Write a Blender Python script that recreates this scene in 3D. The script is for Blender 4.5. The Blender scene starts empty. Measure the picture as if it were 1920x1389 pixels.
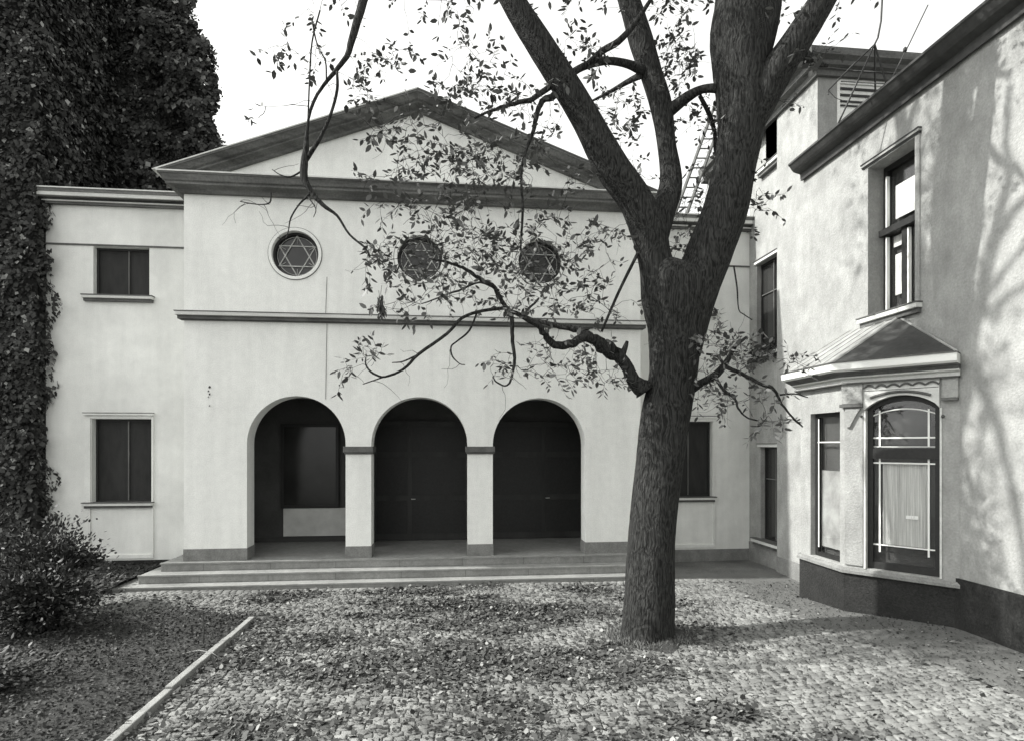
import bpy, math, random
import numpy as np
from mathutils import Vector, Matrix
from mathutils.geometry import tessellate_polygon
random.seed(7); rng = np.random.default_rng(11)
S = bpy.context.scene
COL = S.collection
# ------------------------------------------------------------------ camera, sky, sun, exposure
H = 3.07; TH = math.radians(5.97); FPX = 1100.0; HORY = 835.0
CT, ST = math.cos(TH), math.sin(TH)
cam = bpy.data.cameras.new('camera'); co = bpy.data.objects.new('camera', cam); COL.objects.link(co)
cam.sensor_width = 36; cam.lens = 36*FPX/1920; cam.clip_end = 2000; cam.clip_start = .05
cam.shift_y = (HORY-694.5)/1920
co.location = (0, 0, H); co.rotation_euler = (math.radians(90), 0, -TH)
S.camera = co
SUN_EL = math.radians(39); SUN_AZ = math.radians(-87)      # compass style: 0 = +Y, clockwise
sd = Vector((math.sin(SUN_AZ)*math.cos(SUN_EL), math.cos(SUN_AZ)*math.cos(SUN_EL), math.sin(SUN_EL)))
w = bpy.data.worlds.new('World'); S.world = w; w.use_nodes = True
nt = w.node_tree; nt.nodes.clear()
sky = nt.nodes.new('ShaderNodeTexSky'); sky.sky_type = 'NISHITA'; sky.sun_disc = False
sky.sun_elevation = SUN_EL; sky.sun_rotation = SUN_AZ; sky.dust_density = 4.0; sky.air_density = 1.3
bw = nt.nodes.new('ShaderNodeRGBToBW'); tint = nt.nodes.new('ShaderNodeMix'); tint.data_type = 'RGBA'; tint.blend_type = 'MULTIPLY'
tint.inputs[0].default_value = 1; tint.inputs[7].default_value = (1.0, 1.004, .982, 1)
bg = nt.nodes.new('ShaderNodeBackground'); bg.inputs[1].default_value = 0.15
wo = nt.nodes.new('ShaderNodeOutputWorld')
nt.links.new(sky.outputs[0], bw.inputs[0])
cl = nt.nodes.new('ShaderNodeMath'); cl.operation = 'ADD'; cl.inputs[1].default_value = 3.5     # thin even high cloud over the clear sky
nt.links.new(bw.outputs[0], cl.inputs[0]); nt.links.new(cl.outputs[0], tint.inputs[6])
nt.links.new(tint.outputs[2], bg.inputs[0]); nt.links.new(bg.outputs[0], wo.inputs[0])
sl = bpy.data.lights.new('sun', 'SUN'); sl.energy = 4.4; sl.angle = math.radians(.8); sl.color = (1, .99, .96)
so = bpy.data.objects.new('sun', sl); COL.objects.link(so)
so.rotation_euler = sd.to_track_quat('Z', 'Y').to_euler(); so.location = sd*60
S.view_settings.view_transform = 'Standard'; S.view_settings.look = 'None'
S.view_settings.exposure = 0.58; S.view_settings.gamma = 1

# ------------------------------------------------------------------ helpers
def ray(px):
    xc = (px-960)/FPX
    return xc*CT+ST, -xc*ST+CT
def at(px, py, zc):
    dx, dy = ray(px); return Vector((dx*zc, dy*zc, H+(HORY-py)*zc/FPX))
def ground(px, py, z=0):
    return at(px, py, FPX*(H-z)/(py-HORY))
class Fr:
    """a vertical wall plane: o origin in plan, u direction (image left to right), n outward"""
    def __init__(s, o, u):
        s.o = Vector((o[0], o[1])); s.u = Vector(u).normalized(); n = Vector((s.u.y, -s.u.x))
        if n.dot(-s.o) < 0: n = -n
        s.n = n
    def sz(s, px, py, d=0):
        dx, dy = ray(px); q = s.o+s.n*d
        t = q.dot(s.n)/Vector((dx, dy)).dot(s.n)
        p = Vector((dx*t, dy*t)); return (p-q).dot(s.u), H+(HORY-py)*t/FPX
    def S(s, px, d=0): return s.sz(px, 0, d)[0]
    def Z(s, px, py, d=0): return s.sz(px, py, d)[1]
    def pt(s, a, z, d=0):
        q = s.o+s.u*a+s.n*d; return (q.x, q.y, z)
def G(v): return (v*1.0, v*1.010, v*.972, 1)
class MB:
    def __init__(s): s.v = []; s.f = []; s.smooth = False
    def add(s, vs, fs):
        b = len(s.v); s.v += [tuple(p) for p in vs]; s.f += [tuple(i+b for i in f) for f in fs]; return s
    def box(s, fr, a0, a1, z0, z1, d0, d1):
        P = [fr.pt(a, z, d) for d in (d0, d1) for z in (z0, z1) for a in (a0, a1)]
        return s.add(P, [(0,1,3,2),(4,6,7,5),(0,4,5,1),(2,3,7,6),(0,2,6,4),(1,5,7,3)])
    def prism(s, fr, out, d0, d1, holes=()):
        loops = [list(out)]+[list(h) for h in holes]
        tris = tessellate_polygon([[Vector((a, z, 0)) for a, z in l] for l in loops])
        flat = [p for l in loops for p in l]; n = len(flat)
        vs = [fr.pt(a, z, d0) for a, z in flat]+[fr.pt(a, z, d1) for a, z in flat]
        fs = [tuple(t) for t in tris]+[tuple(i+n for i in reversed(t)) for t in tris]
        k = 0
        for l in loops:
            m = len(l)
            fs += [(k+i, k+(i+1) % m, n+k+(i+1) % m, n+k+i) for i in range(m)]; k += m
        return s.add(vs, fs)
    def sweep(s, p0, p1, o, u, prof):
        """profile (out, up) swept from p0 to p1"""
        p0, p1, o, u = map(Vector, (p0, p1, o, u)); m = len(prof)
        vs = [p0+o*a+u*b for a, b in prof]+[p1+o*a+u*b for a, b in prof]
        fs = [(i, (i+1) % m, m+(i+1) % m, m+i) for i in range(m)]
        tr = tessellate_polygon([[Vector((a, b, 0)) for a, b in prof]])
        fs += [tuple(t) for t in tr]+[tuple(i+m for i in t) for t in tr]
        return s.add(vs, fs)
    def mitre(s, path, prof, zbase, closed_ends=True):
        """profile (out, z) run along a plan polyline; outward = right-hand side mitred"""
        n = len(path); m = len(prof); P = [Vector(p) for p in path]; rows = []
        for i in range(n):
            ns = []
            if i > 0: d = (P[i]-P[i-1]).normalized(); ns.append(Vector((d.y, -d.x)))
            if i < n-1: d = (P[i+1]-P[i]).normalized(); ns.append(Vector((d.y, -d.x)))
            b = sum(ns, Vector((0, 0))); b = b/b.dot(ns[0]) if len(ns) > 1 else ns[0]
            rows.append([(P[i].x+b.x*a, P[i].y+b.y*a, zbase+z) for a, z in prof])
        vs = [p for r in rows for p in r]
        fs = [(i*m+j, i*m+(j+1) % m, (i+1)*m+(j+1) % m, (i+1)*m+j) for i in range(n-1) for j in range(m)]
        tr = tessellate_polygon([[Vector((a, b, 0)) for a, b in prof]])
        fs += [tuple(t) for t in tr]+[tuple(k+(n-1)*m for k in t) for t in tr]
        return s.add(vs, fs)
    def tube(s, pts, rad, seg=8, rough=0, caps=True, seed=0):
        pts = [Vector(p) for p in pts]; n = len(pts); ref = Vector((.13, 1, .2)).normalized(); vs = []
        r_ = random.Random(seed)
        ph = [r_.uniform(0, 6.28) for _ in range(6)]
        L = 0
        for i, p in enumerate(pts):
            t = (pts[min(i+1, n-1)]-pts[max(i-1, 0)])
            t = t.normalized() if t.length > 1e-9 else Vector((0, 0, 1))
            ref = (ref-t*ref.dot(t))
            if ref.length < 1e-4: ref = t.orthogonal()
            ref.normalize(); bi = t.cross(ref)
            if i: L += (pts[i]-pts[i-1]).length
            for k in range(seg):
                a = 2*math.pi*k/seg; r = rad[i]
                if rough:
                    r *= 1+rough*(math.sin(3*a+ph[0]+L*1.1)*.5+math.sin(5*a+ph[1]-L*.8)*.35+math.sin(11*a+ph[2]+L*2.3+2*math.sin(L*3))*.22+math.sin(19*a+ph[3]-L*5)*.16)+rough*.25*r_.uniform(-1, 1)
                vs.append(p+(ref*math.cos(a)+bi*math.sin(a))*r)
        fs = [(i*seg+k, i*seg+(k+1) % seg, (i+1)*seg+(k+1) % seg, (i+1)*seg+k) for i in range(n-1) for k in range(seg)]
        if caps: fs += [tuple(reversed(range(seg))), tuple((n-1)*seg+k for k in range(seg))]
        return s.add(vs, fs)
    def build(s, name, mat, parent=None, bevel=0, smooth=False):
        me = bpy.data.meshes.new(name); me.from_pydata(s.v, [], s.f); me.validate()
        import bmesh
        bm = bmesh.new(); bm.from_mesh(me); bmesh.ops.recalc_face_normals(bm, faces=bm.faces); bm.to_mesh(me); bm.free()
        return link(name, me, mat, parent, bevel, smooth or s.smooth)
def link(name, me, mat, parent=None, bevel=0, smooth=False):
    o = bpy.data.objects.new(name, me); COL.objects.link(o); me.materials.append(mat)
    if smooth: me.polygons.foreach_set('use_smooth', [True]*len(me.polygons))
    if bevel:
        b = o.modifiers.new('bevel', 'BEVEL'); b.width = bevel; b.segments = 2; b.limit_method = 'ANGLE'
    if parent: o.parent = parent; o.matrix_parent_inverse = parent.matrix_basis.inverted()
    return o
def thing(name, label, cat, loc=(0, 0, 0), group=None):
    o = bpy.data.objects.new(name, None); COL.objects.link(o); o.location = loc; o.empty_display_size = .3
    tag(o, label, cat, group); return o
def tag(o, label=None, cat=None, group=None, kind=None):
    for k, v in (('label', label), ('category', cat), ('group', group), ('kind', kind)):
        if v: o[k] = v
    return o
def fast_mesh(name, V, F, mat, parent=None, smooth=False, tone=None):
    """V (n,3), F (m,k) arrays; tone = per-vertex grey factor stored as an attribute of the thing's own tone"""
    me = bpy.data.meshes.new(name); V = np.asarray(V, np.float32); F = np.asarray(F, np.int32); k = F.shape[1]
    me.vertices.add(len(V)); me.vertices.foreach_set('co', V.ravel())
    me.loops.add(F.size); me.loops.foreach_set('vertex_index', F.ravel())
    me.polygons.add(len(F)); me.polygons.foreach_set('loop_start', np.arange(len(F), dtype=np.int32)*k)
    me.update(calc_edges=True)
    if tone is not None:
        a = me.attributes.new('tone', 'FLOAT', 'POINT'); a.data.foreach_set('value', np.asarray(tone, np.float32))
    return link(name, me, mat, parent, 0, smooth)

# ------------------------------------------------------------------ materials
def mat(name, v, rough=.85, spots=(), bump=0, bscale=30, tone=False, spec=.3, stretch=None, detail=6, metallic=0):
    """spots: (scale, low factor, high factor, [stretch]) noise layers multiplied in"""
    m = bpy.data.materials.new(name); m.use_nodes = True; n = m.node_tree; L = n.links
    b = n.nodes['Principled BSDF']; b.inputs['Roughness'].default_value = rough
    b.inputs['Specular IOR Level'].default_value = spec; b.inputs['Metallic'].default_value = metallic
    tc = n.nodes.new('ShaderNodeTexCoord'); cur = None
    geo = n.nodes.new('ShaderNodeNewGeometry')
    for sp in spots:
        mp = n.nodes.new('ShaderNodeMapping'); L.new(geo.outputs['Position'], mp.inputs[0])
        if len(sp) > 3: mp.inputs['Scale'].default_value = sp[3]
        nz = n.nodes.new('ShaderNodeTexNoise'); nz.inputs['Scale'].default_value = sp[0]; nz.inputs['Detail'].default_value = detail
        nz.inputs['Roughness'].default_value = .62
        L.new(mp.outputs[0], nz.inputs[0])
        mr = n.nodes.new('ShaderNodeMapRange'); mr.inputs[1].default_value = .32; mr.inputs[2].default_value = .68
        mr.inputs[3].default_value = sp[1]; mr.inputs[4].default_value = sp[2]; L.new(nz.outputs[0], mr.inputs[0])
        if cur is None: cur = mr.outputs[0]
        else:
            mu = n.nodes.new('ShaderNodeMath'); mu.operation = 'MULTIPLY'; L.new(cur, mu.inputs[0]); L.new(mr.outputs[0], mu.inputs[1]); cur = mu.outputs[0]
    if tone:
        at_ = n.nodes.new('ShaderNodeAttribute'); at_.attribute_name = 'tone'
        if cur is None: cur = at_.outputs['Fac']
        else:
            mu = n.nodes.new('ShaderNodeMath'); mu.operation = 'MULTIPLY'; L.new(cur, mu.inputs[0]); L.new(at_.outputs['Fac'], mu.inputs[1]); cur = mu.outputs[0]
    if cur is not None:
        mx = n.nodes.new('ShaderNodeVectorMath'); mx.operation = 'SCALE'; mx.inputs[0].default_value = G(v)[:3]
        L.new(cur, mx.inputs['Scale']); L.new(mx.outputs[0], b.inputs['Base Color'])
    else: b.inputs['Base Color'].default_value = G(v)
    if bump:
        mp = n.nodes.new('ShaderNodeMapping'); L.new(geo.outputs['Position'], mp.inputs[0])
        if stretch: mp.inputs['Scale'].default_value = stretch
        nz = n.nodes.new('ShaderNodeTexNoise'); nz.inputs['Scale'].default_value = bscale; nz.inputs['Detail'].default_value = 5
        L.new(mp.outputs[0], nz.inputs[0])
        bp = n.nodes.new('ShaderNodeBump'); bp.inputs['Strength'].default_value = bump; bp.inputs['Distance'].default_value = .02
        L.new(nz.outputs[0], bp.inputs['Height']); L.new(bp.outputs[0], b.inputs['Normal'])
    return m
M = {}
M['plaster'] = mat('pale_plaster', .84, .92, ((.5, .93, 1.03), (6, .95, 1.03), (45, .88, 1.08), (1.2, .91, 1.03, (2.5, 2.5, .25))), .35, 60)
M['wing_plaster'] = mat('weathered_pale_plaster', .77, .92, ((.45, .86, 1.06), (3, .94, 1.04), (45, .92, 1.05), (1.2, .92, 1.03, (2.5, 2.5, .25))), .4, 60)
M['house_plaster'] = mat('rough_house_plaster', .34, .95, ((1.4, .78, 1.08), (5, .86, 1.08, (1, 1, .45)), (28, .86, 1.08)), .6, 35)
M['cornice'] = mat('weathered_dark_stone', .10, .8, ((2.2, .6, 1.7, (.35, .35, 3)), (20, .8, 1.25)), .3, 40)
M['zinc'] = mat('pale_zinc_edge', .62, .5, ((8, .85, 1.05),), .1, 30)
M['band'] = mat('pale_moulding', .6, .8, ((3, .85, 1.08, (.3, .3, 2)), (30, .9, 1.06)), .2, 40)
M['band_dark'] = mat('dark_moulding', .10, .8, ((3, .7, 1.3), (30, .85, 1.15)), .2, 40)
M['plinth'] = mat('grey_plinth_render', .20, .92, ((4, .8, 1.2), (40, .8, 1.2)), .5, 50)
M['dark_plinth'] = mat('dark_plinth_stone', .020, .9, ((2.5, .7, 1.3), (30, .6, 1.5)), .7, 35)
M['stone'] = mat('grey_step_stone', .25, .85, ((1.3, .8, 1.15), (9, .85, 1.12), (50, .85, 1.12)), .4, 45)
M['frame'] = mat('dark_painted_wood', .020, .5, ((20, .8, 1.3),), .1, 60)
M['muntin'] = mat('white_painted_wood', .78, .5)
M['wood'] = mat('grey_weathered_wood', .13, .7, ((6, .7, 1.3, (1, 1, .2)),), .3, 30)
M['glass'] = mat('dark_window_glass', .022, .14, ((.8, .7, 1.6),), 0, spec=.5)
M['shutter'] = mat('dark_shutter', .018, .65, ((5, .7, 1.5, (1, 1, .3)),), .2, 40)
M['net'] = mat('grey_net_curtain', .36, .9, ((3, .6, 1.15),), .3, 12)
M['curtain'] = mat('pale_curtain', .82, .9, ((4, .75, 1.05, (4, 4, .15)),), .4, 12, stretch=(8, 8, .3))
M['blind'] = mat('ribbed_grey_blind', .72, .85, ((9, .6, 1.12, (5, 5, .12)),), .5, 30, stretch=(5, 5, .1))
M['paper'] = mat('white_card', .75, .8); M['ink'] = mat('dark_ink', .05, .8)
M['roof'] = mat('dark_roof_sheet', .045, .6, ((1.2, .7, 1.35), (12, .8, 1.2)), .2, 20)
M['roof_pale'] = mat('seamed_zinc_roof', .30, .5, ((3, .7, 1.2),), .15, 20)
M['dado'] = mat('pale_dado', .60, .9, ((1.4, .75, 1.12),), .3, 40)
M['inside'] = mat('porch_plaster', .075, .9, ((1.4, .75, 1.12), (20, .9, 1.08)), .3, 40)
M['inside_dark'] = mat('porch_paint_room_shade', .06, .8, ((2, .8, 1.2),), .2, 30)  # dark porch paint, also on the sheets standing in for unlit rooms
M['door'] = mat('dark_door_wood', .03, .55, ((3, .7, 1.4, (1, 1, .2)),), .2, 30)
M['lead'] = mat('pale_window_lead', .50, .6, ((9, .6, 1.2),))
M['iron'] = mat('dark_iron', .05, .6)
M['brick'] = mat('dark_firewall', .03, .95, ((3, .6, 1.4),), .5, 20)
M['ivy'] = mat('ivy_leaves', .052, .8, (), 0, tone=True, spec=.15)
M['leaf'] = mat('tree_leaves', .10, .6, (), 0, tone=True, spec=.3)
M['shrub'] = mat('shrub_leaves', .036, .6, (), 0, tone=True, spec=.35)
M['grass'] = mat('groundcover_leaves', .042, .7, (), 0, tone=True)
M['litter'] = mat('fallen_leaves_dry', .07, .85, (), 0, tone=True)
M['soil'] = mat('dark_soil', .045, .95, ((6, .6, 1.4), (40, .7, 1.3)), .8, 30)
M['earth'] = mat('sandy_joint_earth', .15, .95, ((1.1, .7, 1.2), (30, .7, 1.25)), .8, 40)
M['sett'] = mat('worn_setts', .22, .85, ((1.3, .62, 1.2), (25, .85, 1.12)), .5, 50, tone=True)
M['concrete'] = mat('grey_concrete_apron', .13, .9, ((.9, .8, 1.15), (35, .85, 1.15)), .5, 50)
M['kerb'] = mat('pale_kerb_stone', .28, .85, ((4, .8, 1.1), (40, .85, 1.1)), .4, 50)
def bark():
    m = bpy.data.materials.new('furrowed_bark'); m.use_nodes = True; n = m.node_tree; L = n.links
    b = n.nodes['Principled BSDF']; b.inputs['Roughness'].default_value = .95; b.inputs['Specular IOR Level'].default_value = .15
    g = n.nodes.new('ShaderNodeNewGeometry'); mp = n.nodes.new('ShaderNodeMapping'); mp.inputs['Scale'].default_value = (1, 1, .16)
    L.new(g.outputs['Position'], mp.inputs[0])
    nz0 = n.nodes.new('ShaderNodeTexNoise'); nz0.inputs['Scale'].default_value = 3; L.new(g.outputs['Position'], nz0.inputs[0])
    ad = n.nodes.new('ShaderNodeVectorMath'); ad.operation = 'MULTIPLY_ADD'; ad.inputs[1].default_value = (.12, .12, .12)
    L.new(nz0.outputs[1], ad.inputs[0]); L.new(mp.outputs[0], ad.inputs[2])
    nz = n.nodes.new('ShaderNodeTexNoise'); nz.inputs['Scale'].default_value = 42; nz.inputs['Detail'].default_value = 5; L.new(ad.outputs[0], nz.inputs[0])
    mr = n.nodes.new('ShaderNodeMapRange'); mr.inputs[1].default_value = .36; mr.inputs[2].default_value = .64; mr.inputs[3].default_value = .45; mr.inputs[4].default_value = 1.9
    L.new(nz.outputs[0], mr.inputs[0])
    sc = n.nodes.new('ShaderNodeVectorMath'); sc.operation = 'SCALE'; sc.inputs[0].default_value = G(.028)[:3]; L.new(mr.outputs[0], sc.inputs['Scale']); L.new(sc.outputs[0], b.inputs['Base Color'])
    bp = n.nodes.new('ShaderNodeBump'); bp.inputs['Strength'].default_value = 1; bp.inputs['Distance'].default_value = .06
    L.new(nz.outputs[0], bp.inputs['Height']); L.new(bp.outputs[0], b.inputs['Normal'])
    return m
M['bark'] = bark()
def panem():
    m = bpy.data.materials.new('clear_window_pane'); m.use_nodes = True; n = m.node_tree; L = n.links; n.nodes.remove(n.nodes['Principled BSDF'])
    out = n.nodes['Material Output']; t = n.nodes.new('ShaderNodeBsdfTransparent'); gl = n.nodes.new('ShaderNodeBsdfGlossy'); gl.inputs['Roughness'].default_value = .03
    t.inputs[0].default_value = (.97, .97, .97, 1)
    fr = n.nodes.new('ShaderNodeLayerWeight'); pw_ = n.nodes.new('ShaderNodeMath'); pw_.operation = 'POWER'; pw_.inputs[1].default_value = 4
    ma_ = n.nodes.new('ShaderNodeMath'); ma_.operation = 'MULTIPLY_ADD'; ma_.inputs[1].default_value = .8; ma_.inputs[2].default_value = .04; mx = n.nodes.new('ShaderNodeMixShader')
    L.new(fr.outputs['Facing'], pw_.inputs[0]); L.new(pw_.outputs[0], ma_.inputs[0]); L.new(ma_.outputs[0], mx.inputs[0]); L.new(t.outputs[0], mx.inputs[1]); L.new(gl.outputs[0], mx.inputs[2]); L.new(mx.outputs[0], out.inputs[0])
    return m
M['pane'] = panem()

# ------------------------------------------------------------------ ground
def sm(a, b, x):
    t = min(1, max(0, (x-a)/(b-a))); return t*t*(3-2*t)
def gz(x, y):
    return .20*sm(3.6, 6.6, x)*sm(12.5, 8.6, y) + .012*math.sin(x*1.7+y*.9)+.010*math.sin(y*2.3-x*.6)
def terrain():
    xs = [-300, -120, -50, -25]+list(np.arange(-14, 14.01, .5))+[25, 50, 120, 300]
    ys = [-120, -50, -20, -8]+list(np.arange(-2, 17.01, .5))+[25, 50, 120, 400]
    V = [(x, y, (gz(x, y) if -14 <= x <= 14 and -2 <= y <= 17 else .1)-.035) for y in ys for x in xs]
    n = len(xs); F = [(j*n+i, j*n+i+1, (j+1)*n+i+1, (j+1)*n+i) for j in range(len(ys)-1) for i in range(n-1)]
    tag(fast_mesh('ground', V, F, M['earth'], smooth=True), kind='structure')
terrain()
KX = -3.47; BY = 11.05
def setts():
    V = []; F = []; T = []; y = 1.2; row = 0
    while y < 12.98:
        dy = random.uniform(.095, .12); x = (KX+.1 if y < BY+.1 else -8.6)+random.uniform(0, .1)
        while x < 8.0:
            dx = random.uniform(.11, .19)
            xc, yc = x+dx/2, y+dy/2+.05*math.sin(xc_(x)*.8)
            lim = apron_x(yc)
            if xc < lim:
                h = gz(xc, yc)+random.gauss(0, .003); tx, ty = random.gauss(0, .025), random.gauss(0, .025)
                b = len(V); gx, gy = dx/2-.006, dy/2-.006
                for k, (q, zz) in enumerate(((1, -.03), (.98, -.006), (.80, .0))):
                    for sx, sy in ((-1, -1), (1, -1), (1, 1), (-1, 1)):
                        jx, jy = random.gauss(0, .002), random.gauss(0, .002)
                        V.append((xc+sx*gx*q+jx, yc+sy*gy*q+jy, h+zz+tx*sx*gx+ty*sy*gy))
                t = random.uniform(.82, 1.14)*(1 if random.random() > .1 else .75); T += [t]*12
                for r in (0, 4):
                    F += [(b+r+i, b+r+(i+1) % 4, b+r+4+(i+1) % 4, b+r+4+i) for i in range(4)]
                F.append((b+8, b+9, b+10, b+11))
            x += dx
        y += dy; row += 1
    tag(fast_mesh('cobbled_paving', V, F, M['sett'], tone=T), kind='structure')
def xc_(x): return x
def apron_x(y):
    # the smooth concrete apron follows the foot of the house
    pts = [(1.0, 6.7), (7.0, 6.5), (8.2, 6.0), (11.3, 5.9), (12.8, 6.3)]
    for (y0, x0), (y1, x1) in zip(pts, pts[1:]):
        if y <= y1: return x0+(x1-x0)*max(0, (y-y0))/(y1-y0)
    return 6.3
setts()
def apron():
    V = []; F = []; ys = np.arange(1, 13.6, .25); nx = 12
    for y in ys:
        x0 = apron_x(y)-.02 if y < 13.0 else 4.7
        for i in range(nx+1):
            x = x0+(8.6-x0)*i/nx; V.append((x, y, gz(x, y)-.006+.004*math.sin(x*7+y*5)))
    n = nx+1; F = [(j*n+i, j*n+i+1, (j+1)*n+i+1, (j+1)*n+i) for j in range(len(ys)-1) for i in range(nx)]
    tag(fast_mesh('pavement', V, F, M['concrete'], smooth=True), kind='structure')
apron()
# flower bed soil
mb = MB(); fg = Fr((0, 30), (1, 0))
bv = [(-14+(KX+14)*i/20, .5+(BY-.5)*j/20) for j in range(21) for i in range(21)]
bedz = lambda x, y: gz(x, y)+.02+.10*sm(KX, KX-1.5, x)+.03*math.sin(x*3+y*2)
mb.add([(x, y, bedz(x, y)) for x, y in bv], [(j*21+i, j*21+i+1, (j+1)*21+i+1, (j+1)*21+i) for j in range(20) for i in range(20)])
tag(mb.build('flower_bed_soil', M['soil'], smooth=True), kind='structure')
mb = MB()
bz = lambda x, y: .05+.12*sm(12.2, 13.5, y)
bv = [(-14+(7.0)*i/10, 12.9+3.1*j/8) for j in range(9) for i in range(11)]
mb.add([(x, y, bz(x, y)) for x, y in bv], [(j*11+i, j*11+i+1, (j+1)*11+i+1, (j+1)*11+i) for j in range(8) for i in range(10)])
tag(mb.build('wall_foot_soil', M['soil'], smooth=True), kind='structure')

# ------------------------------------------------------------------ synagogue
syn = thing('synagogue', 'white pedimented synagogue with three round arches, three star windows and low side wings', 'synagogue', (-.7, 14, 0))
FY = 14.0; WY = 15.2
F = Fr((0, FY), (1, 0)); W = Fr((0, WY), (1, 0))
XL, XR = F.S(345), F.S(1201)
ZP, ZL = .725, .45                       # plinth top, landing
ZC = H+5.74                              # cornice underside
arch = [(463, 648), (696, 877), (924, 1098)]
ztop = F.Z(787, 744)
def arc_pts(cx, r, z0, n=28): return [(cx+r*math.cos(math.pi-math.pi*i/n), z0+r*math.sin(math.pi-math.pi*i/n)) for i in range(n+1)]
AR = []
for a, b in arch:
    s0, s1 = F.S(a), F.S(b); r = (s1-s0)/2; AR.append(((s0+s1)/2, r))
r0 = sum(r for _, r in AR)/3
# outline along the bottom, with arches as notches
out = [(XL, ZP), (XL, ZC)]; out = [(XL, ZC), (XL, ZL)]
for cx, r in AR: out += [(cx-r, ZL)]+arc_pts(cx, r, ztop-r)+[(cx+r, ZL)]
out += [(XR, ZL), (XR, ZC)]
RW = []
for px, py in ((553.5, 477.5), (787, 484), (1012.7, 490)): RW.append(F.sz(px, py))
zrw = sum(z for _, z in RW)/3; RWR = .53
circ = lambda cx, cz, r, n=48: [(cx+r*math.cos(2*math.pi*i/n), cz+r*math.sin(2*math.pi*i/n)) for i in range(n)]
mb = MB(); mb.prism(F, out, 0, -.5, [circ(s, zrw, RWR) for s, _ in RW])
mb.box(F, XL, XL+.3, ZL, ZC, -.503, -2.6); mb.box(F, XR-.3, XR, ZL, ZC, -.503, -14)
mb.build('front_wall', M['plaster'], syn)
# plinth pieces
e = .012
def plq(a, b): m_ = MB(); m_.box(F, a, b, ZL, ZP, e, -.51); m_.build('plinth', M['plinth'], syn)
plq(XL-e, AR[0][0]-AR[0][1]+.012); plq(AR[0][0]+AR[0][1]-.012, AR[1][0]-AR[1][1]+.012)
plq(AR[1][0]+AR[1][1]-.012, AR[2][0]-AR[2][1]+.012); plq(AR[2][0]+AR[2][1]-.012, XR+e)
# imposts
zi0, zi1 = F.Z(673, 851, .05), F.Z(673, 836.5, .05)
for i in (0, 1):
    a, b = AR[i][0]+AR[i][1], AR[i+1][0]-AR[i+1][1]
    mb = MB(); mb.box(F, a-.05, b+.05, zi0+.04, zi1, .06, -.56); mb.box(F, a-.025, b+.025, zi0, zi0+.04, .035, -.535)
    mb.build('impost', M['band_dark'], syn, bevel=.01)
# jamb reveal strip on outer arches is part of the wall; thin pilaster joint lines
# round windows
for s, _ in RW:
    o = MB(); n = 64
    ring = lambda r0, r1, d0, d1: o.prism(F, circ(s, zrw, r1, n), d0, d1, [circ(s, zrw, r0, n)])
    ring(RWR-.004, RWR+.065, -.02, .028)
    wn = o.build('round_window', M['plaster'], syn)
    o = MB(); ring(RWR+.066, RWR+.080, -.01, .012); o.build('outer_line', M['wood'], wn)
    o = MB(); ring(RWR-.05, RWR+.01, -.20, -.12); o.build('frame', M['frame'], wn)
    o = MB(); o.prism(F, circ(s, zrw, RWR+.02, n), -.23, -.215); o.build('glass', M['glass'], wn)
    o = MB(); R = RWR-.055
    for up in (1, -1):
        P = [(s+R*math.cos(math.radians(90*up+120*k)), zrw+R*math.sin(math.radians(90*up+120*k))) for k in range(3)]
        for k in range(3):
            a, b = P[k], P[(k+1) % 3]; o.tube([F.pt(*a, -.195+up*.006), F.pt(*b, -.195+up*.006)], [.015]*2, 5)
    RR = R-.03
    o.tube([F.pt(x, z, -.19) for x, z in circ(s, zrw, RR, 40)+[circ(s, zrw, RR, 40)[0]]], [.007]*41, 5)
    for k in range(6):
        a = math.radians(30+60*k)
        o.tube([F.pt(s+.3*math.cos(a), zrw+.3*math.sin(a), -.196), F.pt(s+R*math.cos(a), zrw+R*math.sin(a), -.196)], [.006]*2, 4)
    o.build('star_tracery', M['lead'], wn)
# string course
zs = F.Z(345, 583.5, .1); a, b = XL-.13, XR+.13
mb = MB(); mb.box(F, a, b, zs-.095, zs-.012, .17, -.02)
st = mb.build('string_course', M['band'], syn, bevel=.008)
mb = MB(); mb.box(F, a-.02, b+.02, zs-.012, zs+.006, .18, -.02); mb.box(F, a+.03, b-.03, zs-.17, zs-.096, .11, -.02); mb.box(F, a+.07, b-.07, zs-.19, zs-.171, .06, -.02)  # lower steps coloured dark for the shadow under the band
mb.build('drip_moulding_shade', M['band_dark'], st)
# left return of the string course
mb = MB(); mb.box(F, a-.02, XL, zs-.075, zs-.01, -.021, -1.19); mb.build('side_return', M['band'], st)
# cornice
prof = [(0, 0), (.10, 0), (.12, .06), (.16, .09), (.30, .11), (.30, .16), (.34, .18), (.40, .30), (.42, .30), (.42, .33), (0, .33)]
ca, cb = XL-.30, XR+.22
mb = MB(); mb.mitre([(XL+.02, WY+.1), (XL+.02, FY), (XR-.02, FY), (XR-.02, WY+.1)], [(p[0]*.98, p[1]) for p in prof], ZC-.05)
cor = mb.build('cornice', M['cornice'], syn)
zt = ZC-.05+.33
mb = MB(); mb.mitre([(XL+.02, WY+.1), (XL+.02, FY), (XR-.02, FY), (XR-.02, WY+.1)], [(0, .001), (.43, .001), (.43, .03), (0, .03)], zt)
mb.build('metal_edge', M['zinc'], cor)
apx = (-.76, H+8.17)
# tympanum
mb = MB(); mb.prism(F, [(XL+.05, zt+.03), (XR-.05, zt+.03), (apx[0], apx[1]-.05)], -.02, -.4); mb.build('tympanum', M['plaster'], syn)
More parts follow.
